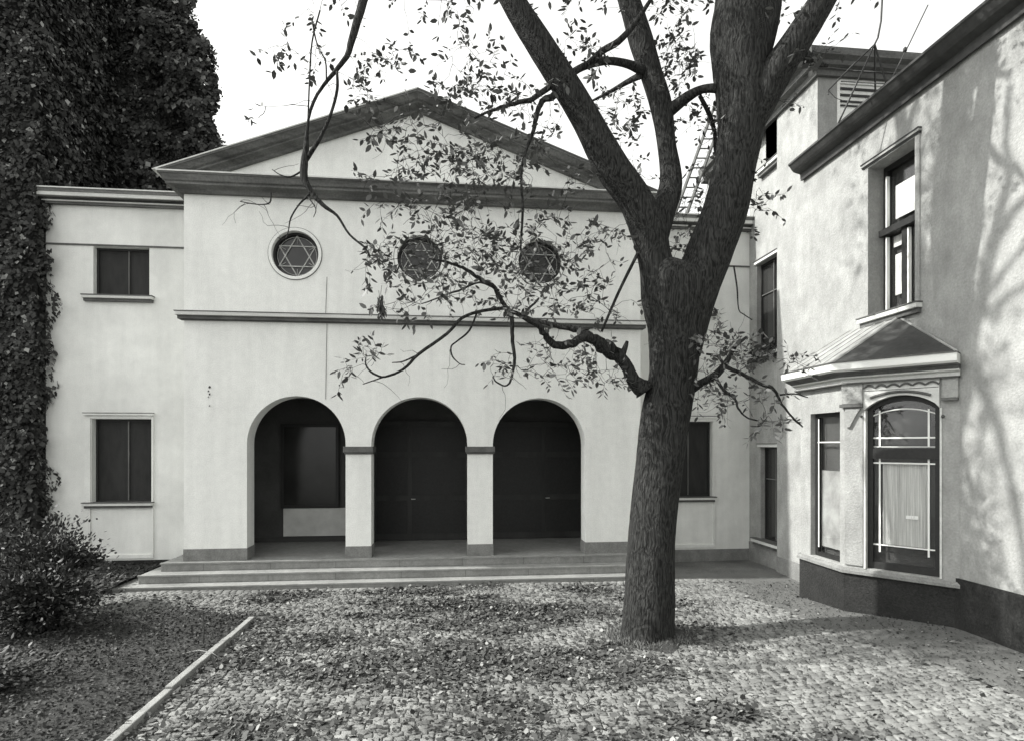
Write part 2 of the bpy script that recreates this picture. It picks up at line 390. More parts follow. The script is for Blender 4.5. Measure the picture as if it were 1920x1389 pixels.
# raking cornices
for sgn, xe in ((-1, XL-.40), (1, XR+.33)):
    p0 = Vector((xe, FY, zt+.04)); p1 = Vector((apx[0], FY, apx[1]))
    d = (p1-p0).normalized(); up = Vector((0, 1, 0)).cross(d) if sgn > 0 else d.cross(Vector((0, 1, 0)))
    if up.z < 0: up = -up
    oo = Vector((0, -1, 0))
    rp = [(-.3, -.31), (.08, -.31), (.09, -.26), (.15, -.22), (.24, -.20), (.24, -.16), (.30, -.14), (.38, -.04), (.40, -.04), (.40, 0), (-.3, 0)]
    m_ = MB(); mm = len(rp)
    # cut ends: lower end on the horizontal cornice plane, upper end on the vertical ridge plane
    vs = []
    for a_, b_ in rp:
        base = p0+oo*a_+up*b_; t = (zt+.031-base.z)/d.z; vs.append(base+d*t)
    for a_, b_ in rp:
        base = p1+oo*a_+up*b_; t = (apx[0]-base.x)/d.x; vs.append(base+d*t)
    fs = [(i, (i+1) % mm, mm+(i+1) % mm, mm+i) for i in range(mm)]
    tr = tessellate_polygon([[Vector((a_, b_, 0)) for a_, b_ in rp]]); fs += [tuple(t) for t in tr]+[tuple(i+mm for i in t) for t in tr]
    m_.add(vs, fs); rc = m_.build('raking_cornice', M['cornice'], syn)
    m_ = MB(); vs = []
    lim = .62 if sgn < 0 else 1
    for k, (a_, b_) in enumerate([(-.3, .002), (.415, .002), (.415, .028), (-.3, .028)]*2):
        q = p0 if k < 4 else p1; base = q+oo*a_+up*b_
        t = (zt+.031-base.z)/d.z if k < 4 else (apx[0]-base.x)/d.x; vs.append(base+d*t)
    m_.add(vs, [(0, 1, 5, 4), (1, 2, 6, 5), (2, 3, 7, 6), (3, 0, 4, 7), (0, 1, 2, 3), (4, 5, 6, 7)]); m_.build('metal_edge', M['zinc'] if sgn < 0 else M['wood'], rc)
# main roof behind the pediment
mb = MB(); yb = 34
A0, A1 = (XL-.1, zt+.0), (XR+.1, zt+.0); pk = (apx[0], apx[1]-.1)
mb.add([(A0[0], FY+.4, A0[1]), (A1[0], FY+.4, A1[1]), (pk[0], FY+.4, pk[1]), (A0[0], yb, A0[1]), (A1[0], yb, A1[1]), (pk[0], yb, pk[1])],
       [(0, 1, 2), (3, 5, 4), (0, 2, 5, 3), (1, 4, 5, 2), (0, 3, 4, 1)])
mb.build('roof', M['roof'], syn)
mb = MB(); mb.box(F, XL+.01, XR-.01, .1, ZC-.06, -2.7, -19); mb.build('hall_body', M['wing_plaster'], syn)
# porch inside
PBF = Fr((0, FY+2.5), (1, 0))
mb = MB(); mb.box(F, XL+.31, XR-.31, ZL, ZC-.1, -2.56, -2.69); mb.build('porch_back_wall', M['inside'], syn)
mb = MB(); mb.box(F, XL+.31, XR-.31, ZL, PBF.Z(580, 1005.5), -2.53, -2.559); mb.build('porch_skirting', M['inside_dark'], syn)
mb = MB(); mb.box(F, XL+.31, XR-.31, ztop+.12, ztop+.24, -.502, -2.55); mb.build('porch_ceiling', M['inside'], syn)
s0, s1 = PBF.S(533), PBF.S(630); z0, z1 = PBF.Z(580, 946), PBF.Z(580, 800)
o = MB(); o.prism(PBF, [(s0-.08, z0-.08), (s1+.08, z0-.08), (s1+.08, z1+.08), (s0-.08, z1+.08)], .0, .05, [[(s0, z0), (s1, z0), (s1, z1), (s0, z1)]])
pw = o.build('porch_window', M['frame'], syn)
o = MB(); o.box(PBF, s0-.02, s1+.5, PBF.Z(580, 1004), z0-.09, -.05, -.02+.04); o.build('window_apron', M['dado'], syn)
o = MB(); o.box(PBF, s0, s1, z0, z1, -.03, .02); o.build('glass', M['glass'], pw)
for px0, px1 in ((655, 880), (905, 1130)):
    a, b = PBF.S(px0), PBF.S(px1); o = MB(); zt_ = ZL+3.3
    o.box(PBF, a, b, ZL+.01, zt_, .0, .06); dd = o.build('double_door', M['door'], syn)
    o = MB(); m_ = (a+b)/2
    for q0, q1 in ((a+.12, m_-.06), (m_+.06, b-.12)):
        for r0_, r1_ in ((ZL+.2, ZL+1.1), (ZL+1.25, ZL+2.3), (ZL+2.45, ZL+3.15)): o.box(PBF, q0, q1, r0_, r1_, .06, .08)
    o.build('door_panel', M['frame'], dd)
    o = MB(); o.tube([PBF.pt(m_+.05, ZL+1.15, .08), PBF.pt(m_+.05, ZL+1.15, .14), PBF.pt(m_+.16, ZL+1.15, .14)], [.012]*3, 6); o.build('handle', M['zinc'], dd)
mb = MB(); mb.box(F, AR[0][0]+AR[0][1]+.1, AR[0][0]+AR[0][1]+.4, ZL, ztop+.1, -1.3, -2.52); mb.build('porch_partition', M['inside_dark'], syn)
mb = MB(); mb.box(F, XL+.3, XR-.3, .1, ZL-.004, -.45, -2.6); mb.build('porch_floor', M['stone'], syn)
# steps
stp = MB()
lt = [(F.o.x, 0)]
g1 = ground(307, 1053, .45); g2 = ground(267, 1079, .262); g3 = ground(217, 1103, .08)
ys_ = [13.83, 13.45, 13.10]; zst = (.45, .262, .08, -.06); xl = [g1.x, g2.x-.1, g3.x-.1]; xr = [XR+.06, XR+.28, XR+.5]
roots = []
for k, (yy, zz) in enumerate(zip(ys_, zst)):
    m_ = MB(); m_.box(F, xl[k], xr[k], zst[k+1]-.001, zz, FY-yy, -.44 if k == 0 else FY-ys_[k-1]-.05)
    if k: m_.box(F, xl[k], xl[k-1]+.04, zst[k+1]-.001, zz, FY-ys_[k-1]-.051, -1.1); m_.box(F, xr[k-1]-.04, xr[k], zst[k+1]-.001, zz, FY-ys_[k-1]-.051, -1.1)
    else: m_.box(F, xl[0], XL-.03, .262, .45, -.442, -1.1)
    sp = m_.build('step', M['stone'], syn, bevel=.012)
    m_ = MB(); m_.box(F, xl[k]-.015, xr[k]+.015, zz-.03, zz+.004, FY-yy+.018, FY-yy-.05); m_.build('nosing', M['kerb'], sp)
    m_ = MB()
    for jx in np.arange(xl[k]+.9+.35*k, xr[k]-.3, 1.45): m_.box(F, jx, jx+.008, zst[k+1]+.004, zz-.031, FY-yy+.003, FY-yy-.02)
    tag(m_.build('joint', M['band_dark'], sp), kind='stuff')
# side wings of the synagogue
def window(fr, s0, s1, z0, z1, parent, rec=.16, pane='shutter', fw=.05, mull=(), trans=(), name='window', mm='frame', fd=.07, bar=.022):
    o = MB(); o.prism(fr, [(s0, z0), (s1, z0), (s1, z1), (s0, z1)], -rec, -rec-fd, [[(s0+fw, z0+fw), (s1-fw, z0+fw), (s1-fw, z1-fw), (s0+fw, z1-fw)]])
    wn = o.build(name, M['frame'], parent)
    o = MB(); o.box(fr, s0+fw-.004, s1-fw+.004, z0+fw-.004, z1-fw+.004, -rec-fd*.5, -rec-fd*.5-.02); o.build('pane', M[pane], wn)
    if mull or trans:
        o = MB()
        for m_ in mull: x = s0+(s1-s0)*m_; o.box(fr, x-bar/2, x+bar/2, z0+fw, z1-fw, -rec+.006, -rec-fd*.4)
        for t_ in trans: z = z0+(z1-z0)*t_; o.box(fr, s0+fw, s1-fw, z-bar/2, z+bar/2, -rec+.003, -rec-fd*.4)
        o.build('muntin', M[mm], wn)
    return wn
def sill(fr, s0, s1, z1, h, out, wn):
    o = MB(); o.box(fr, s0, s1, z1-h*.55, z1, out, -.12)
    o.build('sill', M['band'], wn, bevel=.006)
    o = MB(); o.box(fr, s0+.02, s1-.02, z1-h*1.1, z1-h*.55-.002, out-.05, -.12); o.build('sill_underside_shade', M['band_dark'], wn)  # lower sill step coloured dark to stand for the shade underneath
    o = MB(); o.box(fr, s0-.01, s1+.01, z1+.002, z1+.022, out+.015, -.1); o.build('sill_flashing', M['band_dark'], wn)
zw_t = W.Z(345, 361, .25); zw_b = W.Z(345, 394); zl_ = W.Z(345, 467)
wl0 = W.S(86); wr1 = W.S(1406)
def wingwall(a, b, wins):
    m_ = MB(); m_.prism(W, [(a, .02), (b, .02), (b, zw_b+.2), (a, zw_b+.2)], 0, -.35, [[(s0, z0), (s1, z0), (s1, z1), (s0, z1)] for s0, s1, z0, z1 in wins])
    return m_.build('side_wing', M['wing_plaster'], syn)
ul = (W.S(175), W.S(280), W.Z(228, 557), zl_-.01); ll = (W.S(172), W.S(284), W.Z(228, 942), W.Z(228, 785))
wl = wingwall(wl0, XL+.01, [ul, ll])
# right wing windows mirror the left at equal heights
lr_s0, lr_s1 = W.S(1336)-(ll[1]-ll[0]), W.S(1336)
ur_s0, ur_s1 = W.S(1334)-(ul[1]-ul[0]), W.S(1334)
wr = wingwall(XR-.01, wr1+.35, [(ur_s0, ur_s1, ul[2], ul[3]), (lr_s0, lr_s1, ll[2], ll[3])])
for wg, a, b, U, Lw in ((wl, wl0, XL, ul, ll), (wr, XR, wr1, (ur_s0, ur_s1, ul[2], ul[3]), (lr_s0, lr_s1, ll[2], ll[3]))):
    cp = [(0, 0), (.08, 0), (.08, .04), (.13, .05), (.13, .085), (.2, .10), (.2, .14)]
    o = MB(); zz = zw_b
    o.box(W, a-.05 if wg is wl else a, b, zz, zz+.12, .10, -.3)
    o.box(W, a-.1 if wg is wl else a, b, zz+.121, zw_t-.192, .20, -.3)
    o.box(W, a-.18 if wg is wl else a, b, zw_t-.10, zw_t-.03, .27, -.3)
    wc = o.build('wing_cornice', M['cornice'], syn)
    o = MB(); o.box(W, a-.12 if wg is wl else a, b, zw_t-.19, zw_t-.102, .25, -.3); o.box(W, a-.1 if wg is wl else a, b, zz+.05, zz+.075, .14, -.3); o.build('pale_band', M['band'], wc)
    o = MB(); o.box(W, a-.2 if wg is wl else a, b, zw_t-.028, zw_t, .29, -.3); o.build('metal_edge', M['zinc'], wc)
    o = MB(); o.box(W, a, b, zl_-.0, zl_+.035, .03, -.02); o.build('string_line', M['band_dark'], wc)
    w1 = window(W, *U, syn, rec=.14, mull=(.58,), mm='wood', bar=.02); sill(W, U[0]-.2, U[1]+.12, U[2], .12, .14, w1)
    w2 = window(W, *Lw, syn, rec=.17, mull=(.55,), mm='wood', bar=.02); sill(W, Lw[0]-.16, Lw[1]+.06, Lw[2]+.0, .11, .12, w2)
    # raised surround with panel below
    sa, sb = Lw[0]-.15, Lw[1]+.055; zh = Lw[3]+.09
    o = MB(); zb = .42
    for q0, q1 in ((sa, Lw[0]-.02), (Lw[1]+.012, sb)): o.box(W, q0, q1, zb, zh-.03, .03, -.01)
    o.box(W, sa-.01, sb+.01, zh-.0, zh+.045, .09, -.01); o.box(W, sa, sb, zb-.09, zb-.002, .035, -.01)
    o.box(W, Lw[0]-.019, Lw[1]+.011, Lw[3]+.012, zh-.002, .035, -.01)
    o.build('surround', M['wing_plaster'], w2)
    o = MB(); o.box(W, sa-.012, sb+.012, zh+.046, zh+.062, .10, -.01)
    o.build('drip_line', M['band_dark'], w2)
    o = MB(); o.box(W, a, b, -.05, .28, .02, -.01); o.build('wing_plinth', M['plinth' if wg is wr else 'dark_plinth'], syn)
    o = MB(); o.box(W, a-.1 if wg is wl else a, b, zw_t+.001, zw_t+.03, .15, -5.6); o.build('wing_roof', M['roof'], syn)
o = MB(); o.box(W, wl0, wl0+.3, .02, zw_b+.19, -.352, -5.5); o.build('wing_side_wall', M['wing_plaster'], syn)
# small iron bracket remains and the hairline cable on the front
o = MB(); s_, z_ = F.sz(392, 725)
for k, (dz, r) in enumerate(((0, .03), (-.09, .018), (-.16, .022), (-.22, .012), (-.42, .014))):
    o = MB(); o.tube([F.pt(s_+.012*(-1)**k, z_+dz, -.01), F.pt(s_+.012*(-1)**k, z_+dz-.02, .03)], [r, r*.5], 7); o.build('wall_stud', M['iron'], syn)
o = MB(); pts = [F.sz(613, 520), F.sz(614, 600), F.sz(612, 680), F.sz(610, 748)]
for zz0, zz1 in ((pts[0][1], zs+.016), (zs-.192, pts[3][1])):
    o.tube([F.pt(pts[0][0]-.03*k/6, zz0+(zz1-zz0)*k/6, .006) for k in range(7)], [.005]*7, 5)
o.build('cable', M['iron'], syn)

# ------------------------------------------------------------------ ivy covered neighbour
ivb = thing('ivy_covered_building', 'tall firewall building smothered in dark ivy at the left', 'building', (-12, 18, 0))
o = MB(); IB = Fr((0, 18.2), (1, 0)); xr_ = IB.S(388)
o.box(IB, -60, xr_-1.0, 0, 17, 0, -.9); IL = Fr((0, 15.0), (1, 0)); xl_ = IL.S(70)
o.box(IL, -60, xl_, 0, 17, 0, -3.19); o.build('wall', M['brick'], ivb)
def leafquads(P, N, size, asp=.75, fold=.25, up=None):
    """one 4-vertex kite leaf per point; returns V,F"""
    n = len(P); r = rng.normal(size=(n, 3))
    t = up if up is not None else r
    t = t-N*np.sum(t*N, 1, keepdims=True); t /= np.linalg.norm(t, axis=1, keepdims=True)+1e-9
    b = np.cross(N, t); s = np.asarray(size).reshape(-1, 1)*np.ones((n, 1))
    A = P-t*s*.5; C = P+t*s*.5; B = P+b*s*asp*.5-t*s*.08+N*s*fold*.5; D = P-b*s*asp*.5-t*s*.08+N*s*fold*.5
    V = np.stack([A, B, C, D], 1).reshape(-1, 3); F_ = np.arange(4*n).reshape(-1, 4); return V, F_
def ivy_on(fr, a0, a1, z0, z1, n, size, depth=.22, mask=None, edge=None):
    a = rng.uniform(a0, a1, n); z = rng.uniform(z0, z1, n)
    d = .03+depth*rng.random(n)**1.5*(.7+.4*np.sin(a*2.1+z*1.3)+.35*np.sin(a*4.7-z*2.9+1)+.3*np.sin(z*6.1+a*1.7))
    if mask is not None: k = mask(a, z); a, z, d = a[k], z[k], d[k]
    P = np.array([fr.pt(x, y, q) for x, y, q in zip(a, z, d)]); m = len(P)
    nn = np.array([fr.n.x, fr.n.y, .35]); N = nn+rng.normal(size=(m, 3))*.42; N /= np.linalg.norm(N, axis=1, keepdims=True)
    up = np.tile(np.array([0, 0, -1.]), (m, 1))+rng.normal(size=(m, 3))*.5
    return P, N, up, rng.uniform(.5, 1.6, m)*size
edge_ = lambda z: xr_+.6-.85*np.clip((z-11.5)/4.5, 0, 1.3)**1.3+.14*np.sin(z*1.9)+.09*np.sin(z*4.3+1)
Ps = [ivy_on(IB, -15.8, xr_+.35, 6.5, 16.5, 75000, .105, .3, lambda a, z: a < edge_(z)+rng.normal(0, .07, len(a))),
      ivy_on(IB, xr_-1.5, xr_+.6, 6.5, 16.5, 22000, .12, .9, lambda a, z: a < edge_(z)-.05+rng.normal(0, .06, len(a))),
      ivy_on(IL, -14.5, xl_+.4, -.1, 16.5, 42000, .10, .3, lambda a, z: a < xl_+.10+.12*np.sin(z*2.7)+.10*np.sin(z*5.9+2)+rng.normal(0, .06, len(a))-.1*(z < 3.6))]
# the side face of the back block
IE = Fr((xr_-1.0, 18.2), (0, -1)); IE.n = Vector((1, 0)); IE.u = Vector((0, 1))
Ps.append(ivy_on(IE, -.1, 1.5, 6.5, 16.5, 5000, .105, .4))
IS = Fr((xl_, 15.0), (0, -1)); IS.n = Vector((1, 0)); IS.u = Vector((0, 1))
Ps.append(ivy_on(IS, -.15, 3.3, .0, 16.5, 26000, .105, .3))
P = np.concatenate([p[0] for p in Ps]); N = np.concatenate([p[1] for p in Ps]); U = np.concatenate([p[2] for p in Ps]); Z = np.concatenate([p[3] for p in Ps])
V, Fq = leafquads(P, N, Z, .85, .2, U); tn = np.repeat(np.where(rng.random(len(P)) < .07, rng.uniform(2.5, 6, len(P)), rng.uniform(.35, 1.5, len(P))), 4)
tag(fast_mesh('ivy', V, Fq, M['ivy'], ivb, tone=tn))

# ------------------------------------------------------------------ house on the right
hs = thing('townhouse', 'tall pale rendered house with sunlit wall and polygonal bay window at the right', 'house', (8.6, 9.5, 0))
BX = 7.9; AX = 8.08
WB = Fr((BX, 0), (0, -1)); WA = Fr((AX, 0), (0, -1))       # s = -Y
sA0, sA1 = -WY+.01, -13.53
zeave = H+6.26; ztb = WB.Z(1533, 145); 
def rect(s0, s1, z0, z1): return [(s0, z0), (s1, z0), (s1, z1), (s0, z1)]
# big window in the flank
bw = (WB.S(1621), WB.S(1726), WB.Z(1670, 585), WB.Z(1673, 285))
# ridge corner of the tall block
sK = WB.S(1533)
NEAR = -2.0
m_ = MB(); m_.prism(WB, [(sA1, -.1), (NEAR, -.1), (NEAR, zeave+.1), (sK, zeave+.1), (sK, ztb+.3), (sA1, ztb+.3)], 0, -.45, [rect(*bw)])
m_.build('flank_wall', M['house_plaster'], hs)
# recessed flank with three narrow windows
wa = []
for (t, b, l, r) in ((212, 318, 1436, 1475), (487, 668, 1419, 1470), (838, 1010, 1426, 1470)):
    wa.append((WA.S(l), -13.56, WA.Z(l, b), WA.Z((l+1457)/2, t)))
m_ = MB(); m_.prism(WA, [(sA0, -.1), (sA1-.002, -.1), (sA1-.002, ztb+.3), (sA0, ztb+.3)], 0, -.3, [rect(a_, b_, c_, d_) for a_, b_, c_, d_ in wa])
m_.build('recessed_flank_wall', M['house_plaster'], hs)
for k, (a_, b_, c_, d_) in enumerate(wa):
    wn = window(WA, a_, b_, c_, d_, hs, rec=.12, pane='glass', fw=.05, mull=(.5,), trans=(.66,), mm='wood', name='narrow_window')
    sill(WA, a_-.22, b_+.02, c_, .14, .16, wn)
    o = MB(); o.box(WA, a_-.06, b_+.01, d_+.01, d_+.08, .06, -.02); o.build('lintel', M['band'], wn)
    o = MB(); o.box(WA, a_-.07, b_+.01, d_+.082, d_+.10, .08, -.02); o.build('lintel_line', M['band_dark'], wn)
    if k == 1:
        P = np.array([WA.pt(rng.uniform(a_-.15, b_), c_+rng.normal(.02, .12), rng.uniform(.02, .3)) for _ in range(420)])
        N = rng.normal(size=P.shape); N /= np.linalg.norm(N, axis=1, keepdims=True)
        V, Fq = leafquads(P, N, rng.uniform(.05, .1, len(P))); fast_mesh('foliage', V, Fq, M['shrub'], wn, tone=np.repeat(rng.uniform(.3, 1, len(P)), 4))
# corner face towards the camera of the tall block (above the lower roof)
KF = Fr((0, -sK), (1, 0))
KF = Fr((0, -sK), (1, 0))
lv = (KF.S(1575), KF.S(1655), KF.Z(1600, 205), KF.Z(1600, 158))
m_ = MB(); m_.prism(KF, rect(BX+.452, BX+4.2, zeave-.2, ztb+.3), 0, -.4, [rect(*lv)]); m_.box(KF, BX+4.2, BX+4.5, zeave-.2, ztb+.3, 0, -3); m_.build('gable_wall', M['plaster'], hs)
o = MB(); o.box(KF, lv[0]-.004, lv[1]+.004, lv[2]-.004, lv[3]+.004, -.03, -.06); lw = o.build('louvre', M['wing_plaster'], hs)
o = MB()
for k, py in enumerate((166, 178, 190, 198)):
    zz = KF.Z(1600, py); h_ = (.035, .035, .025, .02)[k]; o.box(KF, lv[0], lv[1], zz-h_, zz+h_*.3, -.005, -.029)
o.build('slat', M['frame'], lw)
# top cornice of the tall block
prof = [(0, 0), (.10, 0), (.12, .10), (.26, .14), (.28, .22), (.40, .26), (.42, .36), (.42, .40), (0, .40)]
m_ = MB(); m_.mitre([(BX+.45+3.7, -sK+.02), (BX+.02, -sK+.02), (BX+.02, WY+2)][::-1], prof, ztb+.0)
tc = m_.build('tall_cornice', M['cornice'], hs)
m_ = MB(); m_.mitre([(BX+.45+3.7, -sK+.02), (BX+.02, -sK+.02), (BX+.02, WY+2)][::-1], [(0, .0), (.20, .0), (.20, .05), (0, .05)], ztb+.405)
m_.build('pale_edge', M['band'], tc)
o = MB(); o.box(KF, BX+.02, BX+4.5, ztb+.34, ztb+.39, -.02, -6); o.build('flat_roof', M['roof'], hs)
# gutter eave of the lower wing
s_e0 = WB.S(1480, .34)
m_ = MB(); m_.sweep(WB.pt(s_e0, zeave-.02), WB.pt(NEAR, zeave-.02), (-1, 0, 0), (0, 0, 1),
    [(-.3, -.02), (.03, -.30), (.07, -.30), (.09, -.16), (.24, -.12), (.28, -.08), (.34, .0), (.37, .02), (.37, .06), (-.3, .12)])
m_.build('eave', M['roof'], hs)
m_ = MB(); m_.add([(BX+.0, -s_e0, zeave+.08), (BX, -NEAR, zeave+.08), (BX+9, -NEAR, zeave+.7), (BX+9, -sK+.0, zeave+.7), (BX+.0, -sK-.0, zeave+.08)], [(0, 1, 2, 3)]); 
m_.v = [(BX, -sK-.01, zeave+.10), (BX, -NEAR, zeave+.10), (BX+6, -NEAR, zeave+.25), (BX+6, -sK-.01, zeave+.25)]; m_.f = [(0, 1, 2, 3)]
m_.build('lower_roof', M['roof'], hs)
# big flank window
s0, s1, z0, z1 = bw
wn = window(WB, s0+.12, s1-.10, z0+.02, z1-.02, hs, rec=.30, pane='pane', fw=.09, name='tall_window', fd=.09)
o = MB(); o.prism(WB, rect(s0-.0, s1+.0, z0, z1), .02, -.42, [rect(s0+.12, s1-.10, z0+.02, z1-.02)]); o.build('surround', M['house_plaster'], wn)
o = MB(); h0 = z1-.02
o.box(WB, s0-.02, s1+.02, h0+.021, h0+.05, .04, -.02); o.box(WB, s0-.03, s1+.03, h0+.092, h0+.115, .07, -.02); o.build('hood_line', M['frame'], wn)
o = MB(); o.box(WB, s0-.025, s1+.025, h0+.051, h0+.091, .06, -.02); o.build('hood', M['house_plaster'], wn)
ztr = z0+(z1-z0)*.56
o = MB(); o.box(WB, s0+.10, s1-.08, ztr-.07, ztr+.05, -.20, -.38); o.box(WB, (s0+s1)/2-.06, (s0+s1)/2+.05, z0+.1, ztr-.071, -.26, -.38); o.build('transom', M['frame'], wn)
o = MB()
for x in (s0+.225, (s0+s1)/2+.075): o.box(WB, x-.015, x+.015, z0+.15, ztr-.1, -.27, -.33)
o.box(WB, s0+.21, s0+.24, ztr+.08, z1-.22, -.27, -.33); o.build('white_bead', M['muntin'], wn)
o = MB()
cz = [(s0+.24, z0+.12), (s0+.56, z0+.12), (s0+.54, ztr-.38), (s0+.42, ztr-.48), (s0+.30, ztr-.40)]
o.box(WB, s0+.30, s1-.24, ztr+.22, z1-.42, -.40, -.41)
o.box(WB, s0+.30, (s0+s1)/2-.10, z0+.4, ztr-.45, -.395, -.405); o.box(WB, s0+.26, (s0+s1)/2-.09, ztr-.30, ztr-.10, -.395, -.405)
o.box(WB, (s0+s1)/2+.14, s1-.3, z0+.2, ztr-.2, -.41, -.415)
o.build('curtain', M['curtain'], wn)
o = MB(); o.box(WB, s0+.05, s1-.05, z0, z1, -.47, -.5); o.build('room_shade_sheet', M['inside_dark'], wn)  # dark sheet standing in for the unlit room
sill(WB, s0-.06, s1+.04, z0, .15, .12, wn)
# bay window
c0 = Vector((BX, 12.15)); c1 = Vector((6.9, 10.97)); c2 = Vector((6.9, 9.67)); c3 = Vector((BX, 8.38))
FA = Fr(c1, c2-c1); FB = Fr(c2, c3-c2); FC = Fr(c0, c1-c0); FC.n = Vector((-1, 1)).normalized()
LA, LB, LC = (c2-c1).length, (c3-c2).length, (c1-c0).length
ZS = .94; ZT = 4.28
bay = MB()
def orient(mbx): pass
bay.mitre([c0+Vector((.05, .0)), c1, c2, c3+Vector((.05, 0))][::1], [(-.28, 0), (0.02, 0), (.02, ZS-.1+.3), (-.28, ZS-.1+.3)], -.3+.0)
bo = bay.build('bay_base', M['dark_plinth'], hs)
path = [c0+Vector((.02, 0)), c1, c2, c3+Vector((.02, 0))]
o = MB(); o.mitre(path, [(-.3, 0), (.07, 0), (.07, .05), (.03, .09), (-.3, .09)], ZS-.09); o.build('sill_course', M['plinth'], bo)
fA = (FA.S(1541), FA.S(1590), ZS+.03, FA.Z(1560, 776)); fA = (.32, LA-.12, ZS+.03, FA.Z(1565, 772))
bs0, bs1 = FB.S(1623), FB.S(1763); zb1 = FB.Z(1693, 740); zb_sp = FB.Z(1693, 764)
def seg_arch(a, b, z0, zs_, zc_, n=16):
    P = [(a, z0), (b, z0), (b, zs_)]; h = zc_-zs_; c = (b-a)/2; R = (c*c+h*h)/(2*h); m = (a+b)/2
    for i in range(1, n): 
        x = b-(b-a)*i/n; P.append((x, zc_-R+math.sqrt(max(0, R*R-(x-m)**2))))
    return P+[(a, zs_)]
hole = seg_arch(bs0, bs1, ZS+.02, zb_sp, zb1)
o = MB(); o.prism(FB, rect(-.0, LB+.05, ZS, ZT), 0, -.25, [hole]); bwall = o.build('bay_front_wall', M['house_plaster'], hs)
o = MB(); o.prism(FA, rect(0, LA, ZS, ZT), 0, -.25, [rect(*fA)]); o.box(FC, 0, LC, ZS, ZT, 0, -.25); o.build('bay_side_wall', M['house_plaster'], hs)
# window in the bay's long side
wn = window(FA, *fA, hs, rec=.1, pane='pane', fw=.075, name='bay_side_window', trans=(.80,), mm='muntin', bar=.02)
o = MB(); o.box(FA, fA[0]+.1, fA[1]-.02, ZS+.22, FA.Z(1570, 884), -.17, -.18); o.build('curtain', M['net'], wn)
o = MB(); o.box(FA, fA[0], fA[1], fA[2], fA[3], -.24, -.26); o.build('room_shade_sheet', M['inside_dark'], wn)  # dark sheet puts the shade of the room into colour
o = MB(); o.box(FA, fA[0]+.11, fA[0]+.13, ZS+.2, fA[3]-.1, -.085, -.10); o.build('white_bead', M['muntin'], wn)
# big bay window, facing the courtyard
fw = .085
inner = seg_arch(bs0+fw, bs1-fw, ZS+.02+.12, zb_sp-.02, zb1-fw)
o = MB(); o.prism(FB, [(a, b) for a, b in hole], -.10, -.18, [inner]); wn = o.build('bay_window', M['frame'], hs)
zt0, zt1 = FB.Z(1693, 860), FB.Z(1693, 840)
o = MB(); o.box(FB, bs0+.02, bs1-.02, zt0, zt1, -.08, -.19); o.build('transom', M['frame'], wn)
o = MB(); o.prism(FB, inner, -.15, -.156); o.build('pane', M['pane'], wn)
def hb(o, px0, px1, py, t=.018, d=-.13):
    a, b = FB.S(px0), FB.S(px1); z = FB.Z(1693, py); o.box(FB, a, b, z-t/2, z+t/2, d, d-.012)
def vb(o, px, py0, py1, t=.02, d=-.128):
    a = FB.S(px); o.box(FB, a-t/2, a+t/2, FB.Z(1693, py1), FB.Z(1693, py0), d, d-.012)
o = MB()
for px in (1645.5, 1738): vb(o, px, 767, 837, .026, -.122); vb(o, px, 855, 1041, .026, -.122)
hb(o, 1629, 1757, 820, .026); hb(o, 1629, 1757, 837, .012); hb(o, 1629, 1757, 868.5, .026); hb(o, 1629, 1757, 1027, .022)
for px in (1629, 1757): vb(o, px, 778, 837, .01); vb(o, px, 858, 1036, .008)
ap = []
for i in range(17):
    q = i/16; a = FB.S(1630)+(FB.S(1757)-FB.S(1630))*q; z = FB.Z(1693, 765.5)-((q-.5)*2)**2*(FB.Z(1693, 765.5)-FB.Z(1693, 778)); ap.append(FB.pt(a, z, -.128))
o.tube(ap, [.011]*17, 5); o.build('white_muntin', M['muntin'], wn)
o = MB(); a0, a1 = FB.S(1649), FB.S(1735); zb0_, zb1_ = FB.Z(1693, 1026), FB.Z(1693, 871); nr = 34
o.prism(FB, [(a0, zb0_), (a1, zb0_), (a1, zb1_), (a0, zb1_)], -.20, -.205)
for k in range(nr): x = a0+(a1-a0)*(k+.5)/nr; o.tube([FB.pt(x, zb0_, -.199), FB.pt(x, zb1_, -.199)], [(a1-a0)/nr*.38]*2, 5)
o.build('ribbed_blind', M['blind'], wn)
o = MB(); a, z = FB.sz(1706, 971); o.box(FB, a-.085, a+.085, z-.028, z+.028, -.145, -.148); cd = o.build('paper_notice', M['paper'], wn)
o = MB()
for r_, cols in ((z+.012, 7), (z-.011, 6)):
    for k in range(cols): o.box(FB, a-.068+k*.019, a-.068+k*.019+.012, r_-.006, r_+.006, -.1435, -.1449)
o.v = []; o.f = []
try:
    cu = bpy.data.curves.new('t', 'FONT'); cu.body = 'LLB'; cu.size = .06; cu.extrude = .0005; cu.align_x = 'CENTER'; cu.align_y = 'CENTER'
    to = bpy.data.objects.new('t', cu); COL.objects.link(to); bpy.context.view_layer.update()
    me = bpy.data.meshes.new_from_object(to.evaluated_get(bpy.context.evaluated_depsgraph_get())); bpy.data.objects.remove(to)
    q = FB.pt(a, z, -.1435); R_ = Matrix(((FB.u.x, 0, FB.n.x), (FB.u.y, 0, FB.n.y), (0, 1, 0))).to_4x4()
    me.transform(Matrix.Translation(q) @ R_); me.name = 'lettering'; tx = link('lettering', me, M['blind'], wn)
except Exception as ex: print('text', ex)
o = MB(); o.box(FB, bs0-.02, bs1+.02, ZS, zb1+.05, -.252, -.27); o.build('room_shade_sheet', M['inside_dark'], wn)  # flat dark panel in place of the shaded room behind the glass
